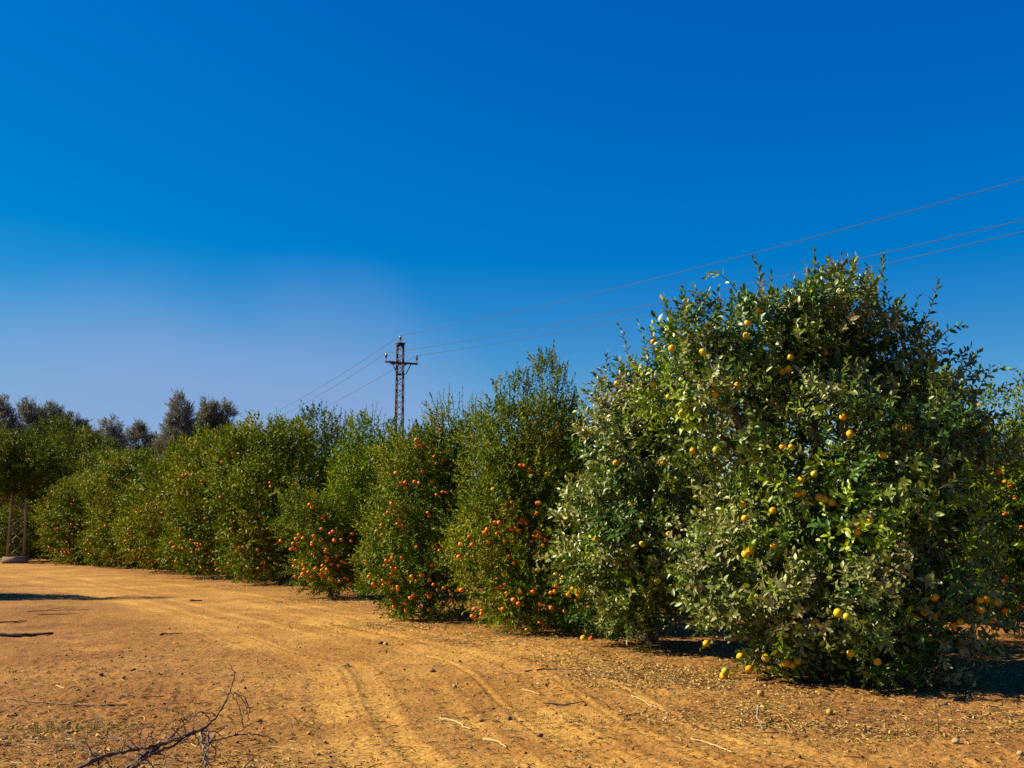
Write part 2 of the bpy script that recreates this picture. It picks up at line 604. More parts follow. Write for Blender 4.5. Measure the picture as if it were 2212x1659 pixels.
rg0 = np.random.default_rng(5)
SHOOT = {
    'orange': [shoot(rg0, 2, int(rg0.integers(8, 13)), rg0.uniform(.16, .26), .092, .25) for _ in range(10)],
    'mandarin': [shoot(rg0, 1, int(rg0.integers(9, 14)), rg0.uniform(.18, .30), .072, .23, (62, 24)) for _ in range(10)],
    'far': [shoot(rg0, 1, int(rg0.integers(8, 12)), rg0.uniform(.26, .42), .115, .23, (60, 22), False) for _ in range(8)],
    'casuarina': [shoot(rg0, 1, 15, rg0.uniform(.7, 1.1), .62, .075, (60, 20), False) for _ in range(6)],
}
LEAFONE = {k: shoot(np.random.default_rng(3), lv, 1, 0.001, L, r, (90, 90), False) for k, lv, L, r in (('orange', 2, 1.0, .24), ('mandarin', 1, 1.0, .17))}


class Leaves:
    """Instances of templates, merged into one foliage mesh."""
    def __init__(self):
        self.items = []                                  # (template, pos, R, scale, tint, jitter, stemtint)

    def put(self, tpl, pos, Rm, scale, tint, jit=0.18):
        if len(pos): self.items.append((tpl, np.asarray(pos, float), Rm, np.asarray(scale, float), np.asarray(tint, float), jit))

    def mesh(self, name, mat, rg, holes=None, floor=None):
        Vs, Ts, Qs, Cs, n = [], [], [], [], 0
        for (V, T, Q, I), pos, Rm, sc, tint, jit in self.items:
            k, nv = len(pos), len(V)
            W = np.einsum('vi,kji->kvj', V, Rm) * sc[:, None, None] + pos[:, None, :]
            nl = I.max() + 1
            jv = np.exp(rg.normal(size=(k, nl)) * jit)
            jh = rg.normal(size=(k, nl)) * jit * 0.5
            C = tint[:, None, :] * jv[:, I][:, :, None]
            C = C * np.stack([1 + jh[:, I], np.ones((k, nv)), 1 - jh[:, I]], 2)
            keep = np.ones((k, nl), bool)
            if holes is not None and len(holes[0]):
                # remove leaves that would sit inside or right before a fruit
                cen = np.zeros((k, nl, 3)); cnt = np.bincount(I, minlength=nl)
                for a in range(3):
                    np.add.at(cen[:, :, a].T, I, W[:, :, a].T)
                cen /= cnt[None, :, None]
                flat = cen.reshape(-1, 3)
                kp = np.ones(len(flat), bool)
                for hc, hr in zip(*holes):
                    box = np.abs(flat - hc).max(1) < hr
                    if box.any():
                        ii = np.where(box)[0]
                        kp[ii[np.linalg.norm(flat[ii] - hc, axis=1) < hr]] = False
                keep = kp.reshape(k, nl)
            if floor is not None:
                zmin = np.full((k, nl), 9e9)
                for l in range(nl):
                    zmin[:, l] = W[:, I == l, 2].min(1)
                keep &= zmin > floor
            vk = keep[:, I].ravel()
            remap = np.cumsum(vk) - 1
            base = (np.arange(k) * nv)[:, None, None]
            for F_, dst in ((T, Ts), (Q, Qs)):
                if len(F_):
                    ff = (F_[None] + base).reshape(-1, F_.shape[1])
                    ff = ff[vk[ff[:, 0]]]
                    dst.append(remap[ff] + n)
            Vs.append(W.reshape(-1, 3)[vk]); Cs.append(C.reshape(-1, 3)[vk]); n += int(vk.sum())
        return mesh_np(name, np.concatenate(Vs), np.concatenate(Ts) if Ts else None, np.concatenate(Qs) if Qs else None,
                       np.clip(np.concatenate(Cs), 0, 1), mats=[mat])


# leaf colours: dusty old leaves, deep green, fresh growth
TINTS = {
    'orange': (np.array([[0.138, 0.152, 0.052], [0.085, 0.112, 0.018], [0.038, 0.085, 0.009], [0.15, 0.20, 0.010], [0.170, 0.160, 0.078]]), [.28, .28, .27, .12, .05]),
    'mandarin': (np.array([[0.110, 0.128, 0.016], [0.068, 0.098, 0.008], [0.036, 0.070, 0.006], [0.15, 0.17, 0.010], [0.145, 0.130, 0.040]]), [.30, .34, .18, .10, .08]),
    'far': (np.array([[0.092, 0.108, 0.004], [0.062, 0.086, 0.003], [0.034, 0.060, 0.003], [0.125, 0.135, 0.004], [0.10, 0.085, 0.012]]), [.34, .34, .14, .12, .06]),
    'bright': (np.array([[0.10, 0.130, 0.006], [0.060, 0.105, 0.004], [0.030, 0.075, 0.004], [0.14, 0.17, 0.006]]), [.30, .36, .20, .14]),
    'casuarina': (np.array([[0.128, 0.130, 0.118], [0.100, 0.108, 0.104], [0.150, 0.136, 0.112]]), [.4, .35, .25]),  # greyish needles, paled further so the colour carries the distance haze
}


def ell_px(px, py, rx, ry, d, rd):
    c = P(px, py, d)
    return (c, np.array([rx * d / F, rd, ry * d / F]))


def clumps_on(ells, rg, r, mind, inner=0.25, zmin=0.28):
    C, Rr, O = [], [], []
    vols = np.array([e[1][0] * e[1][2] + e[1][0] * e[1][1] + e[1][1] * e[1][2] for e in ells])
    for _ in range(6000):
        k = rg.choice(len(ells), p=vols / vols.sum())
        c, rad = ells[k]
        u = rg.normal(size=3); u /= np.linalg.norm(u)
        p = c + u * (rad * rg.uniform(0.80, 1.0) + rg.uniform(-.20, .16))
        if p[2] < zmin: p[2] = zmin + rg.uniform(0, .12)
        if any(j != k and (((p - e[0]) / e[1]) ** 2).sum() < 0.72 for j, e in enumerate(ells)): continue
        if C and (np.linalg.norm(np.array(C) - p, axis=1) < mind * rg.uniform(.8, 1.1)).any(): continue
        o = u / rad; o /= np.linalg.norm(o)
        C.append(p); Rr.append(r * rg.uniform(.7, 1.25)); O.append(o)
    n = len(C)
    for _ in range(int(n * inner)):
        k = rg.choice(len(ells), p=vols / vols.sum())
        c, rad = ells[k]
        u = rg.normal(size=3); u /= np.linalg.norm(u)
        p = c + u * rad * rg.uniform(.35, .72)
        if p[2] < zmin: continue
        C.append(p); Rr.append(r * rg.uniform(.8, 1.2)); O.append(u)
    return np.array(C), np.array(Rr), np.array(O)


ALL = []          # trees waiting for their fruit


class Tree:
    def __init__(self, name, label, cat, base, ells, style, r, mind, shoots, up=0.45, scale=1.0, group=None, seed=1,
                 tint=None, inner=0.25, zmin=0.28, gain=1.0, top_up=0.6, mat=None, stretch=1.0):
        self.rg = rg = np.random.default_rng(seed)
        self.name, self.label, self.cat, self.group, self.style = name, label, cat, group, style
        self.base = np.array([base[0], base[1], GH(*base[:2])])
        self.C, self.R, self.O = clumps_on(ells, rg, r, mind, inner, zmin)
        self.ells = ells
        self.L = Leaves()
        self.fruit = []
        self.mat = mat or {'orange': M_LEAF, 'casuarina': M_CASU}.get(style, M_LEAF_M)
        cols, pr = TINTS[tint or style]
        self.cols, self.pr = cols * gain * {'orange': (1.16, 1.22, .85), 'casuarina': (1, 1, 1)}.get(style, (1.25, 1.22, .42)), pr
        nc = len(self.C)
        cls = rg.choice(len(cols), size=nc, p=pr)
        k = rg.poisson(shoots * (self.R / r) ** 2)
        ci = np.repeat(np.arange(nc), k)
        n = len(ci)
        u = rg.normal(size=(n, 3)) + 0.9 * self.O[ci]
        u /= np.linalg.norm(u, axis=1)[:, None]
        pos = self.C[ci] + u * np.array([1, 1, stretch]) * (self.R[ci] * rg.uniform(.35, 1.0, n) ** 0.6)[:, None]
        zt = (pos[:, 2] - pos[:, 2].min()) / (np.ptp(pos[:, 2]) + 1e-6)
        upv = up + top_up * np.clip(zt - .7, 0, 1) / .3 - 0.55 * np.clip(.25 - zt, 0, 1) / .25
        d = u * 0.5 + self.O[ci] * 0.4 + np.stack([0 * upv, 0 * upv, upv], 1) + rg.normal(size=(n, 3)) * 0.26
        same = rg.random(n) < (0.70 if style == 'orange' else 0.84)
        col = np.where(same, cls[ci], rg.choice(len(cols), size=n, p=pr))
        sc = scale * rg.uniform(.8, 1.2, n)
        self.fill(pos, d, sc, col)

    def fill(self, pos, d, sc, col):
        rg = self.rg
        tp = SHOOT[self.style if self.style in SHOOT else 'far']
        which = rg.integers(len(tp), size=len(pos))
        Rm = rot_to(d, rg.uniform(0, 6.28, len(pos)))
        for k in range(len(tp)):
            s = which == k
            self.L.put(tp[k], pos[s], Rm[s], sc[s], self.cols[col[s]], 0.11)

    def sprig(self, a, b, n, L, sag=0.0, tint=None, side=0.0):
        """A long single shoot standing clear of the crown, from a to b."""
        rg = self.rg
        a, b = np.asarray(a, float), np.asarray(b, float)
        t = (np.arange(n) + .8) / n
        mid = np.array([0, 0, sag]) + rg.normal(size=3) * 0.03
        path = lambda s: a + (b - a) * s[:, None] + mid * (4 * s * (1 - s))[:, None]
        p = path(t)
        tg = path(t + .02) - path(t - .02)
        tg /= np.linalg.norm(tg, axis=1)[:, None]
        az = np.arange(n) * 2.4 + rg.normal(size=n) * .25
        ref = np.cross(tg, [0.3, 1, 0.1]); ref /= np.linalg.norm(ref, axis=1)[:, None]
        o = ref * np.cos(az)[:, None] + np.cross(tg, ref) * np.sin(az)[:, None]
        x = o * 0.85 + tg * (0.35 + 0.9 * t ** 2)[:, None]
        x /= np.linalg.norm(x, axis=1)[:, None]
        z = tg - (tg * x).sum(1)[:, None] * x; z /= np.linalg.norm(z, axis=1)[:, None] + 1e-9
        Rm = np.stack([x, np.cross(z, x), z], 2)
        col = self.cols[rg.choice(len(self.cols), p=self.pr)] if tint is None else np.array(tint)
        key = 'orange' if self.style == 'orange' else 'mandarin'
        self.L.put(LEAFONE[key], p, Rm, L * rg.uniform(.75, 1.1, n) * (1 - .35 * t ** 3), np.repeat(col[None], n, 0), .15)
        g = Geo(); s = np.linspace(-.25, 1, 6)
        g.tube(path(s), np.linspace(.006, .0025, 6), 4)
        V = g.V[0]
        self.L.put((V, np.concatenate(g.T), np.concatenate(g.Q), np.zeros(len(V), int)), np.zeros((1, 3)), np.eye(3)[None], np.ones(1), np.array([[.07, .08, .03]]), 0.05)

    def spikes(self, n, h=(.3, .7), L=.07, zq=0.72):
        """Upright shoots at the top of the crown."""
        rg = self.rg
        zs = self.C[:, 2]
        top = np.where(zs > np.quantile(zs, zq))[0]
        for _ in range(n):
            k = rg.choice(top)
            a = self.C[k] + rg.normal(size=3) * self.R[k] * .5
            hh = rg.uniform(*h)
            b = a + np.array([rg.normal() * .10, rg.normal() * .10, 1]) * (hh + self.R[k] * .6)
            self.sprig(a, b, int(12 + hh * 36), L)

    def finish(self):
        rg = self.rg
        root = empty(self.name, self.base)
        tag(root, self.label, self.cat, self.group)
        inv = -self.base
        g = Geo()
        cz = np.mean([e[0] for e in self.ells], axis=0)
        H = max(e[0][2] + e[1][2] for e in self.ells)
        th = min(0.75, H * .2) if self.style != 'casuarina' else H * .85
        r0 = .035 * H if self.style != 'casuarina' else .02 * H
        tr = [self.base + [0, 0, -.1], self.base + [.02, .01, th * .35], self.base + [.0, .05, th]]
        g.tube(np.array(tr) + inv, [r0 * 1.25, r0, r0 * .85], 9, .06)
        far = np.linalg.norm(self.base[:2]) > 24
        for k in rg.choice(len(self.C), size=min(len(self.C), 7 if far else 14), replace=False):
            a, e = np.array(tr[2]), self.C[k]
            m1 = a + (e - a) * .4 + np.array([0, 0, .12 * H]) * rg.uniform(.2, 1) + rg.normal(size=3) * .08
            s = np.linspace(0, 1, 7)[:, None]
            pts = (1 - s) ** 2 * a + 2 * s * (1 - s) * m1 + s * s * e
            g.tube(pts + inv, np.linspace(r0 * .6, .008, 7), 6, .05)
        g.build("trunk", M_BARK, root, True)
        holes = None
        if self.fruit:
            holes = (np.array([f[0] + f[3] * f[1] * 1.1 for f in self.fruit] + [f[0] + f[3] * f[1] * 3 for f in self.fruit]),
                     np.array([f[1] * (1.3 if self.style == 'orange' else 1.6) for f in self.fruit] * 2))
        me = self.L.mesh("crown", self.mat, rg, holes, floor=0.03)
        co = np.empty(len(me.vertices) * 3, np.float32); me.vertices.foreach_get("co", co)
        co = co.reshape(-1, 3) + inv.astype(np.float32); me.vertices.foreach_set("co", co.ravel()); me.update()
        link("crown", me, root)
        seen = set()
        for k, (p, r, kind, o) in enumerate(self.fruit[:100]):
            f = link("orange" if self.style == 'orange' else "mandarin", FRUIT[kind], root)
            f.location = p + inv
            f.scale = (r, r, r * rg.uniform(.92, 1.02))
            f.rotation_euler = (rg.normal() * .3, rg.normal() * .3, rg.uniform(0, 6.28))
            if kind == 'greenish': f["label"] = "unripe greenish yellow orange"
        return root


def fruit_mesh(name, mat, squash=0.94, stalk=True):
    g = Geo()
    n = 11
    prof = []
    for k in range(n):
        a = math.pi * k / (n - 1)
        r, z = math.sin(a), -math.cos(a) * squash
        if k in (0, n - 1): z *= 0.93
        prof.append((max(r, 1e-3), z))
    g.lathe(prof, sides=18)
    me = mesh_np(name, np.concatenate(g.V), None, np.concatenate(g.Q), smooth=True, mats=[mat, M_STALK])
    if stalk:
        nq = len(g.Q[0])
        g.lathe([(.26, .90), (.20, .98), (.06, .97), (.05, 1.3), (.001, 1.32)], sides=7)
        V, Q = np.concatenate(g.V), np.concatenate(g.Q)
        me = mesh_np(name, V, None, Q, smooth=True, mats=[mat, M_STALK], mat_idx=[0] * nq + [1] * (len(Q) - nq))
    return me


FRUIT = {'orange': fruit_mesh("orange_fruit", M_ORANGE, .97), 'yellow': fruit_mesh("ripening_fruit", M_YELLOW, .98),
         'greenish': fruit_mesh("unripe_fruit", M_GREENISH, 1.0), 'mandarin': fruit_mesh("mandarin_fruit", M_MANDARIN, .84)}

# ------------------------------------------------------------------ the citrus trees
ROW = "citrus trees standing in the orchard row"
T1 = Tree("orange_tree", "big broad orange tree nearest the camera with large leaves and yellow oranges", "orange tree",
          P(1795, 1440, 11.5)[:2], [
              ell_px(1800, 1060, 225, 285, 11.5, 1.2), ell_px(1660, 765, 90, 60, 11.4, .6), ell_px(1530, 820, 70, 60, 11.5, .5), ell_px(1790, 735, 100, 60, 11.4, .6), ell_px(1890, 770, 70, 55, 11.4, .5),
              ell_px(1985, 885, 75, 75, 11.6, .55), ell_px(1780, 1325, 205, 80, 10.9, .8), ell_px(1960, 1290, 85, 120, 10.9, .7),
              ell_px(1600, 1270, 55, 110, 11.0, .5), ell_px(1565, 930, 65, 100, 11.5, .5), ell_px(2055, 1080, 62, 140, 11.5, .6)],
          'orange', .34, .50, 32, up=.3, seed=21, group=ROW, inner=.95, zmin=.28)
T2 = Tree("orange_tree", "orange tree with raised lower branches between the biggest tree and the red mandarins", "orange tree",
          P(1400, 1380, 14.3)[:2], [
              ell_px(1395, 1020, 85, 200, 14.3, 1.0), ell_px(1455, 840, 50, 40, 14.0, .45), ell_px(1335, 925, 28, 35, 14.0, .4),
              ell_px(1345, 1200, 70, 85, 13.5, .7), ell_px(1450, 1190, 60, 85, 13.6, .6), ell_px(1400, 1250, 90, 35, 13.6, .7)],
          'orange', .34, .48, 30, up=.3, seed=22, group=ROW, inner=.8, zmin=.32)
T3 = Tree("mandarin_tree", "tall mandarin tree loaded with orange red fruit beside the orange trees", "mandarin tree",
          P(1130, 1372, 16.3)[:2], [
              ell_px(1140, 1130, 95, 190, 16.3, 1.0), ell_px(1115, 960, 75, 60, 16.3, .55), ell_px(1190, 900, 20, 50, 16.5, .3), ell_px(1105, 920, 22, 42, 16.4, .3),
              ell_px(1060, 1170, 42, 105, 15.7, .45), ell_px(1150, 1260, 95, 60, 15.6, .7), ell_px(1210, 1000, 42, 95, 16.6, .5)],
          'mandarin', .33, .46, 38, up=.65, seed=23, group=ROW, inner=.7, zmin=.24, stretch=1.3)
T4 = Tree("mandarin_tree", "wide mandarin tree in full fruit just before the deep gap in the row", "mandarin tree",
          P(925, 1345, 18.6)[:2], [
              ell_px(930, 1140, 82, 165, 18.6, .95), ell_px(960, 1000, 45, 62, 18.6, .5), ell_px(900, 1050, 48, 70, 18.2, .5), ell_px(967, 925, 10, 32, 18.6, .2),
              ell_px(848, 1200, 38, 82, 18.0, .45), ell_px(930, 1268, 78, 52, 17.7, .6), ell_px(1020, 965, 22, 42, 18.8, .3)],
          'mandarin', .33, .46, 38, up=.6, seed=24, group=ROW, inner=.7, zmin=.24, stretch=1.3)
T5 = Tree("mandarin_tree", "low round mandarin tree in front of the dark gap between taller trees", "mandarin tree",
          P(712, 1290, 23.3)[:2], [
              ell_px(705, 1180, 44, 78, 23.3, .55), ell_px(752, 1215, 32, 58, 23.2, .4), ell_px(668, 1135, 22, 40, 23.2, .35)],
          'mandarin', .30, .42, 34, up=.5, seed=25, group=ROW, inner=.6, zmin=.24)
T5b = Tree("citrus_tree", "green citrus tree with long bare topped shoots behind the low round mandarin tree", "citrus tree",
           P(800, 1285, 24.6)[:2], [
               ell_px(800, 1065, 42, 115, 24.6, .7), ell_px(800, 960, 30, 25, 24.8, .45), ell_px(800, 1190, 42, 65, 24.4, .6)],
           'far', .38, .38, 26, up=.8, seed=26, group=ROW, tint='bright', scale=.85)


def row_tree(label, px, d, top, halfw, seed, name="mandarin_tree", cat="mandarin tree", tint=None, up=.7, spikes=9, bottom=None, gain=1.0, sc=1.2, clump=.54, zmin=.25, style='far', extra=(), base_px=None):
    g = CAM_H / d * F + 1140
    bot = g if bottom is None else bottom
    top = top + .72 * F / d
    halfw = halfw * 1.16
    mid, hh = (top + bot) / 2, (bot - top) / 2
    rg = np.random.default_rng(seed)
    R = halfw * d / F
    e = [ell_px(px, mid + hh * .12, halfw * .88, hh * .80, d, R * .9)]
    for k in range(5):
        a = rg.uniform(0, 6.28)
        rr = rg.uniform(.42, .6)
        e.append(ell_px(px + math.cos(a) * halfw * .52, mid + rg.uniform(-.55, .6) * hh, halfw * rr, hh * .36, d + math.sin(a) * R * .5, R * .55))
    for k in range(2):
        e.append(ell_px(px + rg.uniform(-.4, .4) * halfw, top + hh * rg.uniform(.22, .34), halfw * .45, hh * .24, d, R * .45))
    e += list(extra)
    t = Tree(name, label, cat, P(px if base_px is None else base_px, g, d)[:2], e, style, clump, clump * 1.35, 46, up=up * .7, stretch=1.15, seed=seed, group=ROW, tint=tint, gain=gain, scale=sc, zmin=zmin, inner=.6)
    if spikes: t.spikes(int(spikes * 1.6), (.25, .65), .125)
    ALL.append(t)
    return t


ALL += [T1, T2, T3, T4, T5, T5b]
T6 = row_tree("tall olive green mandarin tree rising past the low round one at the gap", 612, 29.0, 893, 92, 31, up=.8, spikes=16)
T6b = row_tree("tallest dark green tree with upright shoots, darkened more as shade behind the gap in the row", 700, 31.5, 880, 62, 32, "citrus_tree", "citrus tree", up=.9, spikes=16, gain=.6, tint='bright')  # low gain darkens its green foliage to stand for shade in the gap
T7 = row_tree("mandarin tree with a bushy spiked top under the far pole wires", 500, 32.5, 918, 88, 33, up=.7, spikes=12)
T8 = row_tree("yellowish green mandarin tree dotted with small fruit in the middle of the far row", 390, 37.0, 952, 88, 34, up=.6, spikes=8, gain=1.1)
T8b = row_tree("rounded mandarin tree left of the yellowish one in the far row", 292, 40.5, 985, 78, 35, up=.6, spikes=6)
T9 = row_tree("low topped mandarin tree second from the row's far end", 205, 43.5, 1022, 80, 36, up=.5, spikes=5)
T10 = row_tree("last mandarin tree of the row beside the lattice mast with concrete foot", 136, 49.5, 1046, 62, 37, up=.5, spikes=5)
T11 = row_tree("tall citrus tree whose crown hides the top of the lattice mast", 34, 45.9, 922, 62, 38, "citrus_tree", "citrus tree", up=.5, spikes=6, bottom=1050, gain=.85, zmin=.4, base_px=-75, extra=(ell_px(70, 1130, 30, 55, 47.8, .6), ell_px(0, 1140, 25, 45, 48.4, .6), ell_px(112, 968, 34, 26, 47.5, .7), ell_px(12, 1066, 12, 24, 45.8, .35), ell_px(58, 1058, 10, 18, 45.6, .3)))
T12 = row_tree("tall rounded citrus tree rising behind the row's far end beside the mast's tree", 150, 56.0, 918, 88, 39, "citrus_tree", "citrus tree", up=.5, spikes=6, gain=.8)
T13 = row_tree("bushy green citrus tree at the picture edge behind the mast", 8, 55.0, 1050, 85, 40, "citrus_tree", "citrus tree", up=.5, spikes=3)
T14 = row_tree("dark citrus tree of the second row below the ragged leaning skyline tree", 250, 52.0, 962, 70, 41, "citrus_tree", "citrus tree", up=.7, spikes=6, gain=.85)
T15 = row_tree("citrus tree of the second row seen over the yellowish mandarin tree", 440, 44.0, 925, 62, 42, "citrus_tree", "citrus tree", up=.8, spikes=8, gain=.9)
T16 = row_tree("citrus tree of the second row with forked shoots standing above the spiked mandarin tree", 545, 38.0, 905, 60, 43, "citrus_tree", "citrus tree", up=.9, spikes=10, gain=.9)
T17 = row_tree("citrus tree of the second row beside the lattice pole's foot", 862, 28.0, 938, 70, 44, "citrus_tree", "citrus tree", up=.8, spikes=7, gain=.9)
T18 = row_tree("tall citrus tree of the second row behind the red fruited mandarin tree", 1200, 22.5, 860, 85, 45, "citrus_tree", "citrus tree", up=.9, spikes=12, gain=.9, clump=.38)
T19 = row_tree("fresh green mandarin tree at the picture's edge beyond the big orange tree", 2232, 14.6, 790, 140, 46, up=.6, spikes=6, tint='bright', gain=.85, clump=.34, sc=.75, zmin=.6)
T20 = row_tree("citrus tree of the second row glimpsed below the raised orange tree", 1420, 20.5, 960, 130, 47, "citrus_tree", "citrus tree", up=.7, spikes=0, clump=.4, gain=.8)
T21 = row_tree("shaded citrus tree of the second row behind the biggest orange tree", 1960, 19.0, 900, 170, 48, "citrus_tree", "citrus tree", up=.7, spikes=0, clump=.4, gain=.8)

# long shoots that break the skyline
for x0, y0, x1, y1, n, sag in ((1922, 660, 1908, 548, 22, 0), (1752, 625, 1758, 538, 16, 0), (1632, 650, 1628, 560, 15, 0), (1600, 640, 1522, 600, 12, .12), (1455, 705, 1437, 640, 9, 0),
                               (2000, 690, 2025, 603, 14, 0), (1815, 660, 1818, 580, 12, 0), (1690, 650, 1665, 592, 12, 0), (2040, 720, 2088, 705, 9, .05), (2085, 830, 2105, 770, 9, 0),
                               (2110, 850, 2195, 800, 15, .1), (2150, 850, 2180, 830, 7, 0), (1790, 660, 1790, 600, 10, 0), (1720, 660, 1712, 590, 10, 0), (1560, 690, 1552, 618, 8, 0), (1960, 700, 1985, 640, 10, 0),
                               (1940, 690, 1950, 640, 8, 0), (1858, 680, 1850, 628, 8, 0), (1660, 660, 1640, 585, 10, 0), (1770, 640, 1740, 570, 9, 0)):
    T1.sprig(P(x0, y0, 11.3), P(x1, y1, 11.3), n, .135, sag)
for x0, y0, x1, y1, n, sag in ((1360, 790, 1338, 703, 14, 0), (1400, 770, 1378, 695, 12, 0), (1300, 840, 1262, 830, 10, .05), (1310, 800, 1312, 760, 8, 0), (1320, 870, 1258, 850, 10, .05), (1430, 760, 1450, 690, 10, 0), (1290, 900, 1255, 905, 8, 0), (1340, 820, 1300, 790, 8, 0)):
    T2.sprig(P(x0, y0, 14.0), P(x1, y1, 14.0), n, .13, sag)
for x0, y0, x1, y1, n in ((1195, 850, 1197, 747, 26), (1180, 850, 1178, 772, 20), (1215, 870, 1228, 790, 20), (1160, 850, 1150, 780, 18), (1130, 880, 1120, 795, 20), (1100, 880, 1094, 800, 20), (1085, 890, 1078, 820, 18),
                          (1205, 830, 1210, 770, 14), (1170, 840, 1165, 765, 16), (1230, 880, 1240, 830, 12), (1145, 860, 1135, 790, 16), (1050, 900, 1045, 850, 12), (1190, 900, 1186, 800, 18), (1110, 860, 1108, 815, 14)):
    T3.sprig(P(x0, y0, 16.4), P(x1, y1, 16.4), n, .085)
for x0, y0, x1, y1, n in ((968, 900, 972, 828, 22), (955, 900, 948, 845, 16), (980, 910, 992, 845, 16), (1010, 920, 1000, 835, 20), (1030, 920, 1030, 850, 18), (940, 930, 930, 880, 14), (900, 960, 890, 905, 14), (965, 880, 960, 838, 12), (1015, 900, 1022, 848, 14), (880, 990, 872, 940, 12)):
    T4.sprig(P(x0, y0, 18.6), P(x1, y1, 18.6), n, .085)
for x0, y0, x1, y1, n in ((800, 940, 805, 865, 22), (815, 950, 825, 880, 18), (790, 950, 780, 900, 18), (775, 960, 768, 905, 14), (828, 960, 833, 892, 16), (808, 930, 815, 872, 14), (795, 940, 792, 875, 14)):
    T5b.sprig(P(x0, y0, 24.6), P(x1, y1, 24.6), n, .105)
for x0, y0, x1, y1 in ((690, 930, 694, 862), (700, 930, 706, 865), (680, 920, 678, 872), (735, 950, 745, 895), (655, 930, 650, 880), (715, 940, 722, 885), (565, 940, 505, 888), (560, 930, 530, 885), (600, 930, 597, 880)):
    (T6b if x0 > 640 else T6).sprig(P(x0, y0, 30), P(x1, y1, 30), 20, .11)

# ------------------------------------------------------------------ fruit: where it hangs in the crowns
FR_O = """1638 670 o 1616 697 y 1612 724 o 1411 738 o 1451 752 o 1518 761 y 1753 633 o 1708 772 o 1690 803 o 1703 798 o 1593 832 o 1545 851 y 1410 830 y 1445 857 g 1472 892 y 1333 828 o 1422 755 g
1821 901 o 1935 922 y 1959 926 o 1914 683 y 1781 761 o 2116 875 g 1547 972 g 1691 965 o 1710 966 o 1837 937 o 1906 983 o 1432 1000 o 1496 974 o 1759 1024 g 1732 1035 o 1722 1067 o 1735 1063 o 1769 1074 o
1782 1079 o 1797 1085 o 1850 1131 y 1879 1124 y 1852 1148 o 1597 1058 o 1604 1090 y 1564 1118 o 1609 1120 o 1670 1103 o 1445 1155 o 1387 1113 o 1387 1175 y 1620 1190 o 1611 1197 o 1672 1179 o 1914 1232 g 1932 1254 g
1810 1324 y 1829 1332 g 1421 1254 g 2069 1260 o 2072 1277 o 2019 1290 o 1998 1322 o 2116 1296 o 2129 1293 o 2153 1300 o 2060 1352 o 2074 1343 o 2118 1317 o 2145 1340 m 1838 1411 y 1895 1430 o 1874 1458 o 1809 1477 o
1973 1470 y 1698 1432 o 1711 1437 o 1723 1428 o 1654 1421 y 1600 1419 o 1619 1444 o 1567 1450 g 1526 1390 o 1500 1040 y 1322 960 g 1330 1000 o 1360 1090 g 1465 1310 g 1300 1200 g 1455 1060 g"""
FR_M3 = """440 265 470 262 508 250 505 295 425 172 655 158 760 25 625 255 585 245 740 245 995 295 780 360 830 335 865 335 910 325 935 355 880 485 930 505 700 515 715 540 355 512 440 610 480 628 460 575 300 620 260 670
310 703 390 432 605 810 710 828 743 795 775 803 805 838 905 775 900 800 985 785 1085 790 1060 718 1215 655 1195 685 1280 600 1315 600 1265 310 1300 690 1225 765 1365 765 1420 655 1460 645 1485 675 1515 570 1510 600
1550 603 1430 480 1380 435 1430 425 1645 430 1665 430 1640 520 1500 105 1535 110 1580 145 1735 175 1620 715 1640 670 1665 690 1670 725 1600 760 1645 720 1445 765 1720 750 1700 800 1795 805 1810 715 1665 890 1725 875
1400 895 1445 950 1500 945 1650 1010 970 895 735 970 475 905 370 935 385 1040 560 1065 600 1100 645 1055 715 1095 370 1110 230 1130 320 1140 365 1140 750 1135 840 1160 905 1215 950 1185 990 1182 900 1260 885 1285 575 1228
550 1250 695 1220 715 1240 505 1295 385 1265 410 1325 710 1350 515 1360 565 1445 1105 1345 1170 1360 1165 1390 1085 1408 1110 1412 1060 1430 1160 1425 1300 1160 1330 1160 1370 1135 1380 1210 1440 1265 1500 1200 1485 1300
1675 1305 1350 1345 1610 1195 1810 1055 1865 1080 1810 1145 1765 1205 1800 1195 1960 1165 2025 1182 1920 1215 2005 1218 1985 1265 1770 1335 1885 1365 1955 1390 1975 1412 2000 1350 1670 1460 1700 1490 1560 1525 1520 1545
1795 1545 2070 1545 2045 1595 1905 570 2150 740"""
FR_M2 = """490 945 495 980 740 965 855 1160 955 1230 945 1250 935 1345 1010 1385 1035 1365 740 1395 715 1430 775 1425 870 1405 855 1465 925 1445 690 1470 725 1475 690 1510 710 1520 670 1520 860 1560 965 1540 975 1580 1045 1440
1105 1440 1190 1450 1200 1385 380 1525 155 1270 60 1070 80 765 165 695 380 785 535 1640 550 1650 655 1615 65 1605 20 1635 1960 490 1755 575 1820 610 1785 625 1755 640 1910 720 1985 750 1930 775 1575 860 1805 850"""
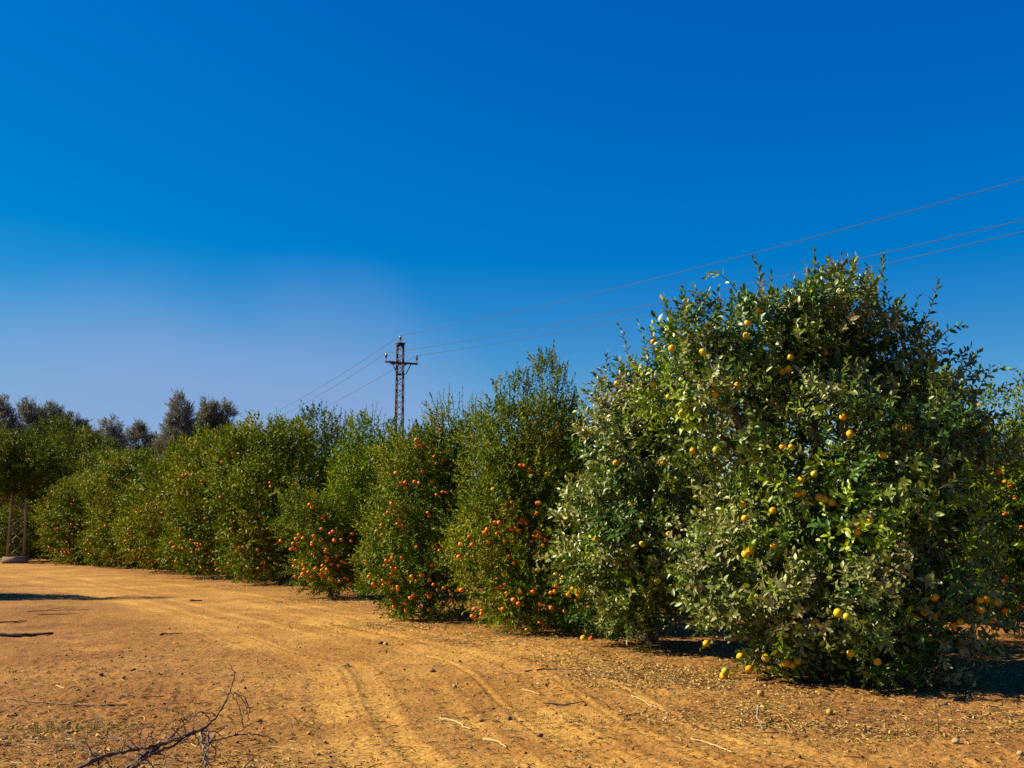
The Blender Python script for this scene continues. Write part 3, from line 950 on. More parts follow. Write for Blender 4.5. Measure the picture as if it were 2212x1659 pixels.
FR_M1 = """1090 905 1085 970 1180 965 1380 855 1580 880 1610 875 1660 875 1740 935 1750 960 1770 740 1920 765 1550 920 1535 1020 1570 1040 1780 1140 1765 1155 1365 1140 1370 1160 1275 1130 1300 1160 1220 1195 1180 1200 1400 1205
1490 1305 1280 1360 1520 1340 1560 1340 1570 1260 1570 1390 1580 1430 1600 1450 1410 1455 1475 1465 1650 1440 1710 1495 1720 1525 1780 1555 1845 1545 1905 1605 1865 1635 1995 1270 1110 1515 1150 1530 1120 1530 1255 1540
1300 1510 1200 1595 1430 1585 1095 1620 1310 1610 1290 1625 1230 1650 800 1200 800 1180 650 1330 685 1370 470 1340 505 1460 730 1470 785 1475 810 1540 770 1560 945 1565 1000 1475 885 1590 690 1495 660 1500 610 1620 480 1530
470 1570 540 1575 860 1345 910 1320 1045 1310 985 1275 640 1100 620 1130 780 1130 250 740 470 735 500 780 505 805 170 945 100 640 320 735 540 600 1150 1690 1180 1700 1260 1700 1320 1690 1370 1700 1280 1680 1740 1680 1800 1700 1880 1690"""
want = []
tok = FR_O.split()
for k in range(0, len(tok), 3):
    want.append((float(tok[k]), float(tok[k + 1]), {'o': 'orange', 'y': 'yellow', 'g': 'greenish', 'm': 'mandarin'}[tok[k + 2]]))
for txt, ox, oy in ((FR_M3, 748.8, 979.2), (FR_M2, 460.8, 806.4), (FR_M1, 0.0, 806.4)):
    tok = [float(t) for t in txt.split()]
    want += [(ox + tok[k] * .25, oy + tok[k + 1] * .25, 'mandarin') for k in range(0, len(tok), 2)]
rgf = np.random.default_rng(77)
for k in range(150):                                     # low fruit along the skirts of the far row
    x = rgf.uniform(90, 860)
    want.append((x, 1200 + (x - 260) * .10 - abs(rgf.normal()) * 45 + 14, 'mandarin'))
for k in range(14):
    want.append((rgf.uniform(2150, 2212), rgf.uniform(1000, 1330), 'mandarin'))

BC = np.concatenate([t.C for t in ALL]); BR = np.concatenate([t.R for t in ALL]); BO = np.concatenate([np.full(len(t.C), k) for k, t in enumerate(ALL)])
eye = np.array([0, 0, CAM_H])
for px, py, kind in want:
    dr = ray(px, py); dr = dr / np.linalg.norm(dr)
    oc = BC - eye
    tb = oc @ dr
    off = np.linalg.norm(oc - tb[:, None] * dr, axis=1)
    rad = BR * 1.02
    hit = off < rad
    if hit.any():
        tt = np.where(hit, tb - np.sqrt(np.maximum(rad ** 2 - off ** 2, 0)), 9e9)
        k = int(tt.argmin()); t = tt[k] + (0.04 if tt[k] < 15 else -.04 if tt[k] < 22 else -.14)
    else:
        k = int(np.where(off < rad + .35, off - rad, 9e9).argmin())
        if off[k] > rad[k] + .35: continue
        t = tb[k]
    tree = ALL[BO[k]]
    p = eye + dr * t
    R = rgf.uniform(.035, .043) if tree.style == 'orange' else rgf.uniform(.031, .037)
    if tree.style == 'orange' and kind == 'mandarin' and px < 1480: kind = 'orange'
    if tree.style != 'orange' and kind != 'mandarin': kind = 'mandarin'
    if t > 22: R *= 1.2
    o = p - BC[k]; o[2] *= .3; o = o / (np.linalg.norm(o) + 1e-6)
    o = o - dr * .7; o /= np.linalg.norm(o)
    if len(tree.fruit) < 100: tree.fruit.append((p, R, kind, o))
for t in ALL: t.finish()

# ------------------------------------------------------------------ dark conifer-like trees far behind
CAS = "dark trees on the skyline behind the orchard"
for k, (px, top, hw, d, cone, lab) in enumerate((
        (10, 866, 30, 92, 1, "narrow dark conifer at the left end of the skyline with a thin pointed tip"),
        (78, 868, 34, 95, 0, "broad grey green skyline tree with a blunt double top beside the pointed one"),
        (112, 884, 24, 97, 0, "small rounded skyline tree leaning against the blunt double topped one"),
        (162, 905, 26, 98, 0, "low brownish skyline tree in the middle of the left group"),
        (196, 925, 18, 99, 0, "lowest small tree on the skyline behind the citrus crowns"),
        (246, 908, 27, 94, 0, "dark skyline tree with ragged leaning top standing in the wide sky gap"),
        (306, 920, 30, 99, 0, "short bushy skyline tree just before the tall pointed conifer"),
        (388, 866, 38, 90, 1, "tall pointed dark conifer with a wide skirt on the skyline"),
        (446, 866, 28, 93, 0, "tall ragged skyline tree next to the wide skirted conifer"),
        (482, 882, 20, 94, 0, "slim skyline tree at the end where the citrus row hides the rest"))):
    d += 36
    g = CAM_H / d * F + 1140
    top += 12
    hh = g - top
    rg = np.random.default_rng(300 + k)
    es = []
    fs = (.015, .055, .10, .15, .21, .28, .42, .62)
    wf = (.05, .14, .26, .42, .62, .82, .9, .85)
    for f, w_ in zip(fs, wf):
        if cone:
            es.append(ell_px(px + rg.normal() * 1.5, top + hh * f, hw * w_, hh * .040, d, hw * w_ * d / F * .8))
        else:
            w2 = hw * (.14 + .42 * w_) * rg.uniform(.8, 1.15)
            es.append(ell_px(px + rg.normal() * hw * .34, top + hh * (f + .015), w2, hh * rg.uniform(.035, .06), d + rg.normal() * .5, w2 * d / F * .8))
    t = Tree("conifer_tree", lab, "conifer", P(px, g, d)[:2], es, 'casuarina', .62, .64, 16, up=.25, seed=400 + k, group=CAS, inner=.1, zmin=1.5, scale=.95, top_up=1.2)
    t.finish()

# a slim tree outside the frame on the left, whose shadow lies across the track
zc = 26.0
t = Tree("conifer_tree", "slim tree outside the frame on the left that shades the track", "conifer", (-18.6, 24.6),
         [(np.array([-18.6, 24.2, z]), np.array([r, r, .8])) for z, r in ((.9, 1.9), (1.9, 1.8), (2.9, 1.5), (3.9, 1.1), (4.9, .8), (5.7, .5), (6.5, .3), (7.1, .13))],
         'far', .4, .42, 34, up=.7, seed=88)
t.finish()

# ------------------------------------------------------------------ power line
AZ = math.radians(-27.0)
AX = np.array([math.cos(AZ), -math.sin(AZ), 0.0])        # crossarm direction: its right end is farther away
AY = np.array([math.sin(AZ), math.cos(AZ), 0.0])


def lattice(g_leg, g_br, c, z0, z1, w0, w1, leg, br, step, rot):
    ca, sa = math.cos(rot), math.sin(rot)
    cor = [np.array([ca * x - sa * y, sa * x + ca * y, 0]) for x, y in ((-1, -1), (1, -1), (1, 1), (-1, 1))]
    W = lambda z: (w0 + (w1 - w0) * (z - z0) / (z1 - z0)) / 2
    for k in cor:
        g_leg.bar(c + k * W(z0) + [0, 0, z0], c + k * W(z1) + [0, 0, z1], leg, leg, up=(ca, sa, 0))
    z, flip = z0, 0
    while z < z1 - 1e-3:
        zn = min(z + step, z1)
        for s in range(4):
            a, b2 = cor[s], cor[(s + 1) % 4]
            if (flip + s) % 2: a, b2 = b2, a
            g_br.bar(c + a * W(z) * .97 + [0, 0, z], c + b2 * W(zn) * .97 + [0, 0, zn], br, br * .6)
        z, flip = zn, flip + 1


def insulator(root, p, name="insulator", s=1.0):
    g = Geo()
    g.lathe([(.012, -.16), (.012, .0), (.06, .0), (.075, .03), (.04, .05), (.085, .075), (.04, .10), (.09, .125), (.045, .15), (.075, .175), (.05, .20), (.055, .23), (.02, .25), (.001, .25)], sides=14)
    V = g.V[0] * s + p
    g.V = [V]
    return g.build(name, M_PORCELAIN, root, True)


d0 = 60.0
base = P(858, 1140 + CAM_H / d0 * F, d0); base[2] = 0
ztop = P(862, 742, d0)[2]
zarm = P(862, 785, d0)[2]
zcol = P(862, 809, d0)[2]
pole = empty("lattice_pole", base)
tag(pole, "dark lattice power pole with a crossarm and three insulators rising behind the row", "power pole")
gl, gb = Geo(), Geo()
o0 = np.zeros(3)
lattice(gl, gb, o0, 0, ztop - .05, .50, .34, .064, .046, .34, AZ + .35)
gl.build("lattice_leg", M_STEEL_RUST, pole); pole.children[-1].name = "mast"
gb.build("bracing", M_STEEL_RUST, pole)
g = Geo(); ca = np.stack([AX, AY, [0, 0, 1]])
g.box([0, 0, ztop], (.47, .47, .05), ca); g.box([0, 0, ztop - .09], (.41, .41, .08), ca); g.build("cap_plate", M_STEEL_RUST, pole)
g = Geo()
L = 2.0
g.box(AX * 0 + AY * -.24 + [0, 0, zarm], (L, .07, .11), ca); g.box(AY * .24 + [0, 0, zarm], (L * .5, .06, .10), ca)
g.build("crossarm", M_STEEL_RUST, pole)
for s in (-1, 1):
    g = Geo(); g.bar(AX * s * .58 + AY * -.24 + [0, 0, zarm - .05], AX * s * .26 + AY * -.29 + [0, 0, zcol], .045); g.build("arm_brace", M_STEEL_RUST, pole)
g = Geo(); g.box([0, 0, zcol], (.47, .48, .06), ca); g.build("collar", M_STEEL_RUST, pole)
INS = [np.array([0, 0, ztop + .19]), AX * -L * .47 + AY * -.24 + [0, 0, zarm + .21], AX * L * .47 + AY * -.24 + [0, 0, zarm + .21]]
for p in INS: insulator(pole, p, s=1.05)
ends_r = [P(2212, 387, 28.6), P(2212, 475, 27.4), P(2212, 500, 29.2)]
labs = ("power line wire on the pole's topmost insulator, highest of the three", "power line wire on the crossarm's nearer end, middle one of the three",
        "power line wire on the crossarm's far end, lowest of the three")
for k in range(3):
    a = base + INS[k] + [0, 0, .28]
    e = ends_r[k]
    full = a + (e - a) * 1.9; full[2] += 2.0
    s = np.linspace(0, 1, 40)
    # sagging span to the right; passes the point seen at the picture edge
    te = 1 / 1.9
    sagz = 4 * te * (1 - te)
    sag = (a[2] + (full[2] - a[2]) * te - e[2]) / sagz
    pr = a + (full - a) * s[:, None]; pr[:, 2] -= sag * 4 * s * (1 - s)
    dirl = np.array([-.459, 1.0, 0]); dirl /= np.linalg.norm(dirl)
    bl = a + dirl * 78
    pl = a + (bl - a) * s[:, None]; pl[:, 2] -= 1.1 * 4 * s * (1 - s)
    g = Geo(); g.tube(np.concatenate([pl[::-1], pr[1:]]), .0105, 5)
    w = g.build("power_line_wire", M_WIRE, None, True, loc=a)
    tag(w, labs[k], "wire", "wires strung along the power poles")

# the truncated lattice mast by the track
mb = GP(33, 1216)
mast = empty("lattice_mast", mb)
tag(mast, "angle iron lattice mast on a concrete footing beside the track", "lattice mast")
g = Geo(); rot = .38
R2 = np.array([[math.cos(rot), math.sin(rot), 0], [-math.sin(rot), math.cos(rot), 0], [0, 0, 1]])
g.box([0, 0, .10], (.98, .84, .34), R2); g.build("footing", M_CONCRETE, mast)
gl, gb = Geo(), Geo()
lattice(gl, gb, np.zeros(3), .24, 4.7, .66, .48, .09, .085, .62, rot)
gl.build("mast_leg", M_STEEL_PALE, mast); mast.children[-1].name = "frame"
gb.build("bracing", M_STEEL_PALE, mast)

# ------------------------------------------------------------------ things on the ground
def on_ground(px, py, dz=0.0):
    p = GP(px, py)
    p[2] = GH(p[0], p[1]) + dz
    return p


ST = "sticks and twigs lying on the dirt"
sticks = [
    ([(17, 1309), (60, 1322), (120, 1320), (190, 1319)], .014, M_DEADWOOD, "long bent dark stick lying beyond the thick one at the track's left side"),
    ([(82, 1332), (120, 1330), (165, 1329)], .012, M_DEADWOOD, "short dark stick parallel to the long bent one"),
    ([(-20, 1375), (50, 1375), (115, 1372)], .045, M_DEADWOOD, "thick dark branch piece lying at the picture's left edge"),
    ([(-10, 1349), (30, 1345), (57, 1342)], .018, M_BROWNWOOD, "brown stick between the thick branch piece and the bent stick"),
    ([(410, 1299), (437, 1299)], .030, M_DEADWOOD, "short thick dark stick alone on the far part of the track"),
    ([(345, 1372), (365, 1369), (390, 1368)], .015, M_BROWNWOOD, "small dark twig on the pale track middle"),
    ([(260, 1499), (305, 1502), (352, 1503)], .010, M_BROWNWOOD, "straight reddish twig above the dead branch heap"),
    ([(10, 1512), (75, 1516), (140, 1522), (210, 1523), (275, 1519)], .011, M_BROWNWOOD, "very long thin brown stick behind the dead branches"),
    ([(122, 1480), (140, 1489)], .010, M_PALEWOOD, "short bleached twig near the long thin stick"),
    ([(950, 1547), (989, 1556), (1002, 1566), (1019, 1572)], .012, M_PALEWOOD, "bleached crooked twig beside the wheel tracks"),
    ([(1044, 1592), (1079, 1601), (1094, 1612)], .013, M_PALEWOOD, "bleached knobbly twig lying nearer than the crooked one"),
    ([(1133, 1450), (1204, 1446), (1270, 1449), (1334, 1456)], .012, M_BROWNWOOD, "long brown stick running into the heap of dry leaves"),
    ([(1129, 1487), (1150, 1494), (1169, 1498)], .010, M_PALEWOOD, "yellow straw stem in the middle of the bare ground"),
    ([(1174, 1516), (1220, 1518), (1262, 1515)], .011, M_DEADWOOD, "dark bent twig on the bare ground before the leaf heap"),
    ([(1364, 1503), (1390, 1512), (1409, 1525)], .010, M_PALEWOOD, "pale slanting stem just in front of the leaf heap"),
    ([(1354, 1542), (1372, 1538), (1394, 1535)], .010, M_DEADWOOD, "dark small twig nearer than the pale slanting stem"),
    ([(1492, 1597), (1530, 1603), (1560, 1613), (1585, 1626)], .011, M_PALEWOOD, "curved pale stem on the track, nearest stem to the big orange tree's shade"),
    ([(1382, 1508), (1410, 1522), (1440, 1532)], .009, M_PALEWOOD, "pale thin stem joining a brown twig before the big orange tree"),
    ([(1442, 1531), (1480, 1533), (1515, 1535)], .011, M_BROWNWOOD, "brown twig lying end to end with a pale thin stem"),
    ([(1640, 1550), (1636, 1562), (1648, 1572)], .013, M_GREYBARK, "curled bark strip standing up on the bare dirt"),
]
for pts, r, mt, lab in sticks:
    r *= .72
    pp = np.array([on_ground(x, y, r * .9) for x, y in pts])
    s = np.linspace(0, 1, 4 * len(pp)); q = np.linspace(0, 1, len(pp))
    cv = np.stack([np.interp(s, q, pp[:, a]) for a in range(3)], 1)
    cv[1:-1] += RNG.normal(size=(len(cv) - 2, 3)) * min(r * .3, .005)
    cv[:, 2] = np.maximum(ground_h(cv[:, 0], cv[:, 1]) + r * .7, cv[:, 2])
    if "standing" in lab: cv[:, 2] += np.linspace(.10, .0, len(cv))
    g = Geo(); g.tube(cv, np.linspace(r, r * .55, len(cv)), 6, .15, seed=int(pts[0][0]) + 50)
    if len(pts) > 3:
        k = len(cv) // 2
        b2 = cv[k] + (cv[k + 3] - cv[k]) * .7 + np.array([.02, .06, .03])
        g.tube(np.array([cv[k], (cv[k] + b2) / 2 + [0, 0, .01], b2]), [r * .6, r * .5, r * .3], 5)
    tag(g.build("fallen_stick", mt, None, True, loc=pp[0]), lab, "stick", ST)


def blob(name, p, r, mat, label, cat, group, seed, sq=.7):
    rg = np.random.default_rng(seed)
    r *= .78
    g = Geo()
    prof = [(max(1e-3, math.sin(math.pi * k / 8)), -math.cos(math.pi * k / 8) * sq) for k in range(9)]
    g.lathe(prof, sides=12)
    V = g.V[0]
    V = V * (1 + .45 * (vnoise(V * 1.7 + seed, seed) - .5) + .3 * (vnoise(V * 4 + seed, seed + 1) - .5))[:, None] * np.array([1, rg.uniform(.7, 1), 1]) * r
    g.V = [V]
    o = g.build(name, mat, None, True)
    o.location = p + np.array([0, 0, r * sq * .6]); o.rotation_euler[2] = rg.uniform(0, 6)
    tag(o, label, cat, group)


for x, y, r, mt, lab in ((833, 1396, .045, M_STONE, "pale pebble beside dark crumbs in the middle of the track"), (982, 1483, .028, M_STONE, "pale pebble on bare ground among dark clods"),
                         (652, 1531, .022, M_STONE, "small whitish pebble beside the wheel ruts"), (2064, 1602, .036, M_STONE, "round pale stone in front of the shaded dry leaves"),
                         (2204, 1628, .03, M_STONE, "pale stone at the picture's edge nearest the camera")):
    blob("pebble", on_ground(x, y), r, mt, lab, "pebble", "pebbles on the dirt", int(x), .75)
for x, y, r, lab in ((822, 1395, .05, "dark crumbled clod touching the pale pebble on the track"), (935, 1452, .04, "lone dark clod on bare ground before the mandarin trees"), (1040, 1556, .03, "dark clod behind the knobbly bleached twig"),
                     (1166, 1591, .035, "flat dark clod alone on the near track"), (750, 1440, .04, "dark clod at the rim of the wheel rut"), (287, 1450, .04, "dark clod on the rough ground above the dead branches"),
                     (218, 1461, .035, "brown clod with an orange tinge above the dead branches"), (2040, 1520, .04, "dark clod in the sun at the shadow's rim"), (1905, 1532, .035, "dark crumbly clod in front of the big orange tree"),
                     (1270, 1462, .035, "dark clod at the rim of the dry leaf heap"), (1100, 1552, .028, "small dark clod between the two bleached twigs"), (560, 1555, .035, "dark clod to the camera side of the raised dead twig")):
    blob("dirt_clod", on_ground(x, y), r, M_CLOD, lab, "clod", "dark clods on the dirt", int(x) + 7, .6)

for nm, x, y, r, mt, lab in (("fallen_mandarin", 1277, 1387, .036, M_REDFRUIT, "single bright red mandarin lying in the sun at the shadow's edge"),
                             ("fallen_orange", 1792, 1538, .030, M_DULL, "dull yellow fallen orange among dry leaves before the big tree"),
                             ("fallen_orange", 1564, 1464, .045, M_ORANGE, "fallen orange touching the lowest twigs of the big tree"),
                             ("fallen_orange", 1643, 1500, .034, M_DULL, "brownish fallen orange half sunk in the dirt"),
                             ("fallen_mandarin", 1265, 1372, .033, M_MANDARIN, "orange mandarin just inside the shadow behind the bright red one")):
    p = on_ground(x, y)
    me = fruit_mesh(nm, mt, .9)
    o = link(nm, me); o.location = p + np.array([0, 0, r * .8]); o.scale = (r,) * 3; o.rotation_euler = (1.1, .4, x)
    tag(o, lab, "fallen fruit", "fruit fallen on the ground")

# dead branches in the foreground
DB = "dead branches heaped in the foreground"


def branch(parts, mat, label, seed):
    rg = np.random.default_rng(seed)
    g, first = Geo(), None
    for pts, da, db, r0, r1 in parts:
        n = len(pts)
        pp = np.array([P(x * .25, 1244 + y * .25, da + (db - da) * k / (n - 1)) for k, (x, y) in enumerate(pts)])
        pp[:, 2] = np.maximum(pp[:, 2], ground_h(pp[:, 0], pp[:, 1]) + .01)
        q = np.concatenate([[0], np.cumsum(np.linalg.norm(np.diff(pp, axis=0), axis=1))]); q /= q[-1]
        s = np.linspace(0, 1, max(8, 5 * n))
        cv = np.stack([np.interp(s, q, pp[:, a]) for a in range(3)], 1)
        for _ in range(2): cv[1:-1] = (cv[:-2] + 2 * cv[1:-1] + cv[2:]) / 4
        cv[1:-1] += rg.normal(size=(len(cv) - 2, 3)) * .0035
        rr = np.maximum(np.linspace(r0, r1, len(cv)) * 1.0, .0030) * (1 + .12 * rg.normal(size=len(cv)))
        g.tube(cv, rr, 7, .08, seed)
        if first is None: first = cv[0]
        for k in range(3, len(cv) - 2, 4):                # knots and short spurs
            if rg.random() < .55:
                dirn = rg.normal(size=3) * [1, .6, .7] + [0, 0, .2]; dirn /= np.linalg.norm(dirn)
                ln = rg.uniform(.015, .07)
                g.tube(np.array([cv[k], cv[k] + dirn * ln * .5, cv[k] + dirn * ln + [0, 0, -.005]]), [rr[k] * .55, rr[k] * .4, rr[k] * .2], 5)
    o = g.build("dead_branch", mat, None, True, loc=first)
    return tag(o, label, "dead branch", DB)


branch([([(1080, 1690), (1250, 1550), (1430, 1440), (1600, 1380), (1740, 1330), (1850, 1240), (1920, 1150), (1990, 1010), (2030, 840), (1995, 770)], 6.2, 6.6, .013, .003),
        ([(1120, 1680), (1300, 1540), (1500, 1470), (1650, 1350), (1740, 1330)], 6.15, 6.45, .011, .005),
        ([(1430, 1440), (1530, 1340), (1620, 1250), (1725, 1175)], 6.35, 6.3, .006, .003),
        ([(1620, 1250), (1560, 1190), (1490, 1155), (1420, 1140), (1340, 1145), (1275, 1175)], 6.32, 6.5, .004, .002),
        ([(1615, 1245), (1560, 1238), (1500, 1242), (1430, 1300), (1380, 1370)], 6.32, 6.2, .004, .002),
        ([(1725, 1175), (1800, 1190), (1890, 1200)], 6.3, 6.5, .003, .003),
        ([(1995, 1012), (2060, 1025), (2110, 1045), (2160, 1150), (2140, 1270)], 6.55, 6.7, .0032, .0016),
        ([(2000, 1018), (2060, 1100), (2085, 1200), (2100, 1310)], 6.55, 6.45, .0028, .0014),
        ([(2060, 1025), (2120, 1100), (2135, 1200)], 6.58, 6.6, .002, .001)],
       M_DEADWOOD, "dead branch sweeping up to a thin raised tip in the foreground", 61)
branch([([(600, 1700), (780, 1610), (900, 1555), (1190, 1495), (1250, 1500), (1400, 1450)], 6.1, 6.3, .012, .006),
        ([(1190, 1500), (1060, 1420), (960, 1390), (870, 1290), (830, 1200)], 6.2, 6.6, .005, .0018),
        ([(1130, 1500), (1080, 1440), (860, 1375)], 6.25, 6.5, .004, .002),
        ([(830, 1560), (700, 1450), (600, 1390), (480, 1280), (450, 1220)], 6.15, 6.7, .004, .0015),
        ([(1215, 1500), (1205, 1400), (1175, 1290)], 6.2, 6.3, .004, .0018), ([(1205, 1400), (1225, 1340), (1240, 1280)], 6.25, 6.3, .0022, .0012),
        ([(880, 1560), (800, 1500), (560, 1440)], 6.1, 6.4, .003, .0015), ([(990, 1530), (1150, 1590), (1400, 1660)], 6.2, 6.1, .004, .002)],
       M_DEADWOOD, "low dark dead branch with many side twigs at the bottom of the picture", 62)
branch([([(1745, 1330), (1775, 1430), (1780, 1560), (1765, 1690)], 6.45, 6.25, .006, .004), ([(1745, 1345), (1740, 1430), (1768, 1520), (1775, 1680)], 6.47, 6.3, .007, .005),
        ([(1800, 1350), (1810, 1440), (1790, 1520), (1800, 1680)], 6.47, 6.3, .006, .004), ([(1810, 1335), (1880, 1350), (1910, 1390)], 6.47, 6.5, .003, .0015)],
       M_GREYBARK, "torn grey bark strips hanging from the raised dead branch", 63)
branch([([(1800, 1440), (1900, 1410), (2010, 1385), (2200, 1365), (2330, 1400), (2400, 1440)], 6.4, 6.6, .0055, .0022), ([(1815, 1440), (1850, 1380), (1960, 1290)], 6.4, 6.6, .002, .001),
        ([(2010, 1385), (2080, 1340), (2190, 1260)], 6.45, 6.6, .002, .001), ([(1800, 1440), (1870, 1500), (1850, 1610)], 6.4, 6.3, .002, .001)],
       M_DEADWOOD, "slender arched dead twig reaching toward the wheel ruts", 64)
branch([([(2080, 1690), (2150, 1610), (2240, 1540)], 6.15, 6.25, .006, .003), ([(2110, 1660), (2190, 1650), (2260, 1690)], 6.15, 6.2, .003, .0015)],
       M_DEADWOOD, "short dead twig poking up at the picture's bottom edge", 65)
branch([([(1350, 1690), (1280, 1600), (1210, 1560), (1300, 1470)], 6.2, 6.3, .005, .002), ([(1480, 1560), (1660, 1640), (1760, 1700)], 6.3, 6.2, .004, .002), ([(1400, 1540), (1430, 1640), (1480, 1700)], 6.25, 6.15, .004, .002)],
       M_GREYBARK, "tangle of thin grey twigs beneath the dead branches", 66)

rgb_ = np.random.default_rng(67)
spine = np.array([(700, 1650), (900, 1560), (1180, 1500), (1430, 1445), (1600, 1385), (1740, 1335), (1850, 1245)], float)
parts = [([tuple(p) for p in spine], 6.14, 6.42, .006, .004)]
for _ in range(26):
    q = rgb_.uniform(0, 1)
    x0, y0 = (np.interp(q, np.linspace(0, 1, 7), spine[:, a]) for a in (0, 1))
    d_ = 6.14 + .28 * q
    a = rgb_.normal(-math.pi / 2, .8) + (math.pi if rgb_.random() < .3 else 0); ln = rgb_.uniform(60, 250)
    x1, y1 = x0 + math.cos(a) * ln, y0 + math.sin(a) * ln
    parts.append(([(x0, y0), ((x0 + x1) / 2 + rgb_.normal() * 18, (y0 + y1) / 2 + rgb_.normal() * 14), (x1, y1)], d_, d_ + rgb_.normal() * .1, .003, .0012))
branch(parts, M_DEADWOOD, "mat of fine dry twigs woven through the dead branches", 67)

# green tufts and one bare weed
WD = "small green tufts on the dirt"


def tuft(x, y, n, h, lab, spread=.10, col=(.09, .13, .02)):
    p = on_ground(x, y)
    rg = np.random.default_rng(int(x))
    L = Leaves()
    pos = np.stack([rg.normal(size=n) * spread, rg.normal(size=n) * spread * .5, np.zeros(n)], 1)
    pos[:, 2] = ground_h(pos[:, 0] + p[0], pos[:, 1] + p[1]) - p[2]
    d = np.stack([rg.normal(size=n) * .5, rg.normal(size=n) * .5, np.ones(n)], 1)
    d /= np.linalg.norm(d, axis=1)[:, None]
    ref = np.cross(d, [0, 1, 0.2]); ref /= np.linalg.norm(ref, axis=1)[:, None]
    Rm = np.stack([d, ref, np.cross(d, ref)], 2)
    L.put(LEAFONE['mandarin'], pos, Rm * np.array([[[1, .5, .5]]]), h * rg.uniform(.5, 1.2, n), np.repeat(np.array([col]), n, 0), .3)
    o = link("weed_tuft", L.mesh("weed_tuft", M_LEAF_M, rg)); o.location = p
    return tag(o, lab, "weed", WD)


tuft(1390, 1412, 22, .14, "dark green weed tuft at the leaf heap's far rim", .05, (.05, .08, .02))
for x, y in ((55, 1572), (130, 1574), (225, 1568)):
    o = tuft(x, y, 80, .06, None, .16)
    o.name = "grass"; o["kind"] = "stuff"
    for q in ("label", "category", "group"):
        if q in o: del o[q]
tuft(30, 1456, 40, .06, "tiny green weed near the left edge above the long stick", .08, (.05, .08, .02))
tuft(452, 1252, 60, .22, "grey green weed at the row's foot before the far mandarins", .2, (.07, .09, .03))
w0 = on_ground(2027, 1575)
g = Geo(); top = w0 + np.array([-.02, .0, .24])
g.tube(np.array([w0, w0 + [.0, 0, .09], w0 + [-.012, 0, .17], top]), [.004, .0035, .003, .002], 5)
for s, z in ((1, .10), (-1, .14), (1, .18), (-1, .20), (1, .22)):
    g.tube(np.array([w0 + [-.01, 0, z], w0 + [.03 * s, .01, z + .025]]), [.002, .001], 4)
weed = g.build("bare_weed", M_BROWNWOOD, None, True, loc=w0)
tag(weed, "thin upright bare weed growing among dry leaves at the shadow's edge", "weed")

# ------------------------------------------------------------------ litter
rgl = np.random.default_rng(909)


def scatter(n, zones):
    out = []
    for (cx, cy, sx, sy, wgt) in zones:
        k = int(n * wgt)
        out.append(np.stack([cx + rgl.normal(size=k) * sx, cy + rgl.normal(size=k) * sy], 1))
    return np.concatenate(out)


zones = []
row_pts = [(2.7, 9.6), (1.3, 12.4), (.1, 14.6), (-1.4, 16.8), (-3.8, 22.3), (-6.7, 27.6)]
for k, (x, y) in enumerate(row_pts):
    zones.append((x - .1, y - .15, .75, .55, .09 if k < 4 else .05))
zones += [(1.55, 11.0, .55, .45, .14), (2.05, 10.4, .5, .35, .05), (2.95, 8.2, .9, .28, .13), (3.4, 8.9, .9, .5, .08), (1.7, 8.7, .9, .4, .04), (-2.5, 6.4, .9, .5, .22), (-3.3, 7.6, .9, .7, .14), (.6, 8.5, 1.6, 1.4, .03), (3.2, 11.2, 1.2, 1.0, .08), (1.6, 14.2, 1.2, .9, .04)]
pts = scatter(30000, zones)
pts = pts[pts[:, 1] > 4.5]
pts = pts[rgl.random(len(pts)) < np.clip((fbm(pts * 1.5, 51, 3) - .42) * 6, .06, 1)]
n = len(pts)
z = ground_h(pts[:, 0], pts[:, 1]) + .006
az = rgl.uniform(0, 6.28, n)
tilt = rgl.normal(size=(n, 2)) * .30
up = np.stack([tilt[:, 0], tilt[:, 1], np.ones(n) * np.where(rgl.random(n) < .5, 1, -1)], 1); up /= np.linalg.norm(up, axis=1)[:, None]
x = np.stack([np.cos(az), np.sin(az), np.zeros(n)], 1); x -= (x * up).sum(1)[:, None] * up; x /= np.linalg.norm(x, axis=1)[:, None]
Rm = np.stack([x, np.cross(up, x), up], 2)
lc = np.array([[.36, .235, .065], [.25, .145, .045], [.44, .32, .10], [.13, .07, .028], [.30, .19, .07]])
lt = lc[rgl.choice(5, size=n, p=[.30, .24, .16, .16, .14])]
LT = Leaves()
hs = rgl.random(n) < .68
for tplk, sel in (('orange', hs), ('mandarin', ~hs)):
    LT.put(LEAFONE[tplk], np.concatenate([pts, z[:, None]], 1)[sel], Rm[sel], rgl.uniform(.025, .065, sel.sum()), lt[sel], .25)
litter = link("leaf_litter", LT.mesh("leaf_litter", M_LITTER, rgl))
tag(litter, kind="stuff")

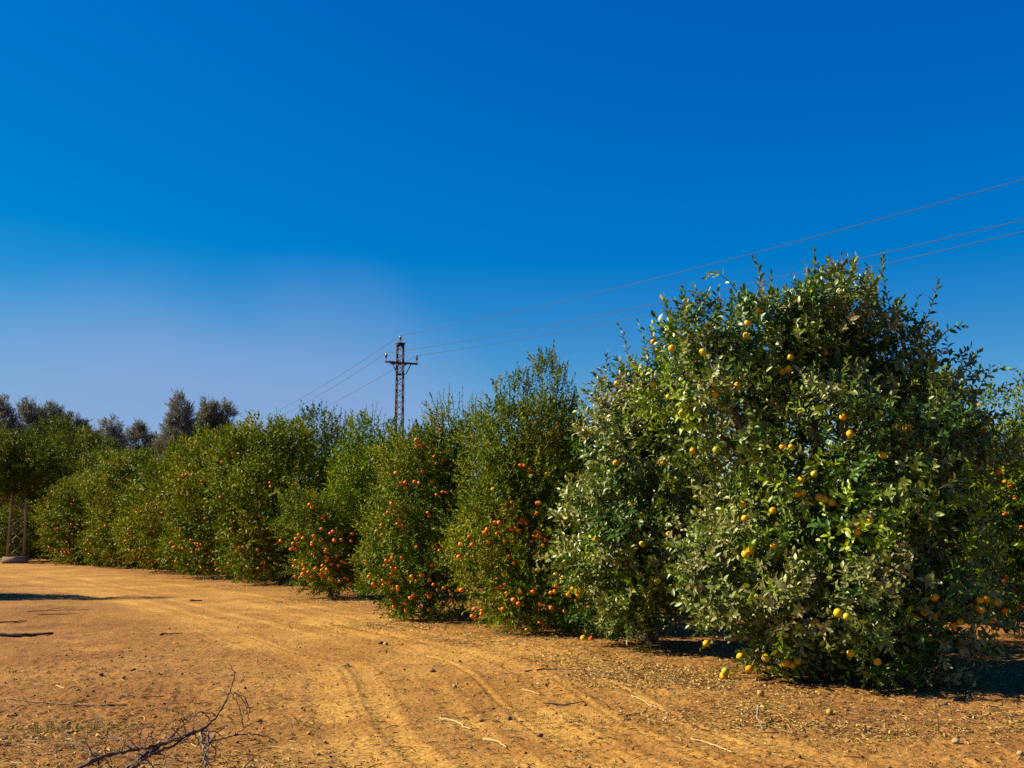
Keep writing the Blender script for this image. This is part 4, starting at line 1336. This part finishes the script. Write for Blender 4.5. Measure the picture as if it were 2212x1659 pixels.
n = 5200
pts = np.concatenate([scatter(6000, zones), np.stack([rgl.uniform(-5.5, 4.5, 6500), 5.0 + rgl.gamma(1.5, 3.4, 6500)], 1)])
pts = pts[pts[:, 1] > 4.5]
SG = Geo(); n = len(pts)
z = ground_h(pts[:, 0], pts[:, 1])
V, T, C = [], [], []
straw_c = np.array([[.36, .25, .075], [.20, .115, .035], [.070, .036, .018], [.44, .33, .12]])
az = rgl.uniform(0, math.pi, n); ln = rgl.gamma(2.2, .022, n).clip(.02, .22); wd = rgl.uniform(.0015, .004, n)
cc = straw_c[rgl.choice(4, size=n, p=[.26, .26, .36, .12])]
d = np.stack([np.cos(az), np.sin(az)], 1)
for k, (t, h) in enumerate(((-.5, .004), (0, .012), (.5, .005))):
    q = pts + d * (t * ln)[:, None] + rgl.normal(size=(n, 2)) * (ln * .05)[:, None]
    zz = ground_h(q[:, 0], q[:, 1]) + h
    side = np.stack([-d[:, 1], d[:, 0]], 1) * wd[:, None]
    V += [np.stack([q[:, 0] + side[:, 0], q[:, 1] + side[:, 1], zz], 1), np.stack([q[:, 0] - side[:, 0], q[:, 1] - side[:, 1], zz], 1), np.stack([q[:, 0], q[:, 1], zz + wd * 1.4], 1)]
V = np.stack(V, 1)                                       # n x 9 x 3
Qs = np.array([(a, b2, b2 + 3, a + 3) for a, b2 in ((0, 1), (1, 2), (2, 0), (3, 4), (4, 5), (5, 3))])
Q = (Qs[None] + (np.arange(n) * 9)[:, None, None]).reshape(-1, 4)
straw = link("straw_litter", mesh_np("straw_litter", V.reshape(-1, 3), None, Q, np.repeat(cc, 9, 0), mats=[M_LITTER]))
tag(straw, kind="stuff")

# crumbs of soil
n = 6000
pts = np.stack([rgl.uniform(-5.5, 5, n), 5.0 + rgl.gamma(1.6, 3.2, n)], 1)
_, rr_, _ = ground_h(pts[:, 0], pts[:, 1], True)
pts = pts[rgl.random(n) > rr_ * 1.1]
n = len(pts)
z = ground_h(pts[:, 0], pts[:, 1])
oct_ = np.array([(1, 0, 0), (0, 1, 0), (-1, 0, 0), (0, -1, 0), (0, 0, .8), (0, 0, -.6)], float)
oT = np.array([(0, 1, 4), (1, 2, 4), (2, 3, 4), (3, 0, 4), (1, 0, 5), (2, 1, 5), (3, 2, 5), (0, 3, 5)])
sz = rgl.gamma(2.0, .0036, n).clip(.003, .022)
V = oct_[None] * sz[:, None, None] * (1 + .3 * rgl.normal(size=(n, 6, 1)))
V += np.concatenate([pts, z[:, None] + sz[:, None] * .3], 1)[:, None, :]
T = (oT[None] + (np.arange(n) * 6)[:, None, None]).reshape(-1, 3)
cc = np.array([[.27, .135, .04], [.17, .08, .026], [.36, .20, .06]])[rgl.choice(3, size=n, p=[.5, .35, .15])]
crumbs = link("soil_crumbs", mesh_np("soil_crumbs", V.reshape(-1, 3), T, None, np.repeat(cc, 6, 0), smooth=False, mats=[M_LITTER]))
tag(crumbs, kind="stuff")
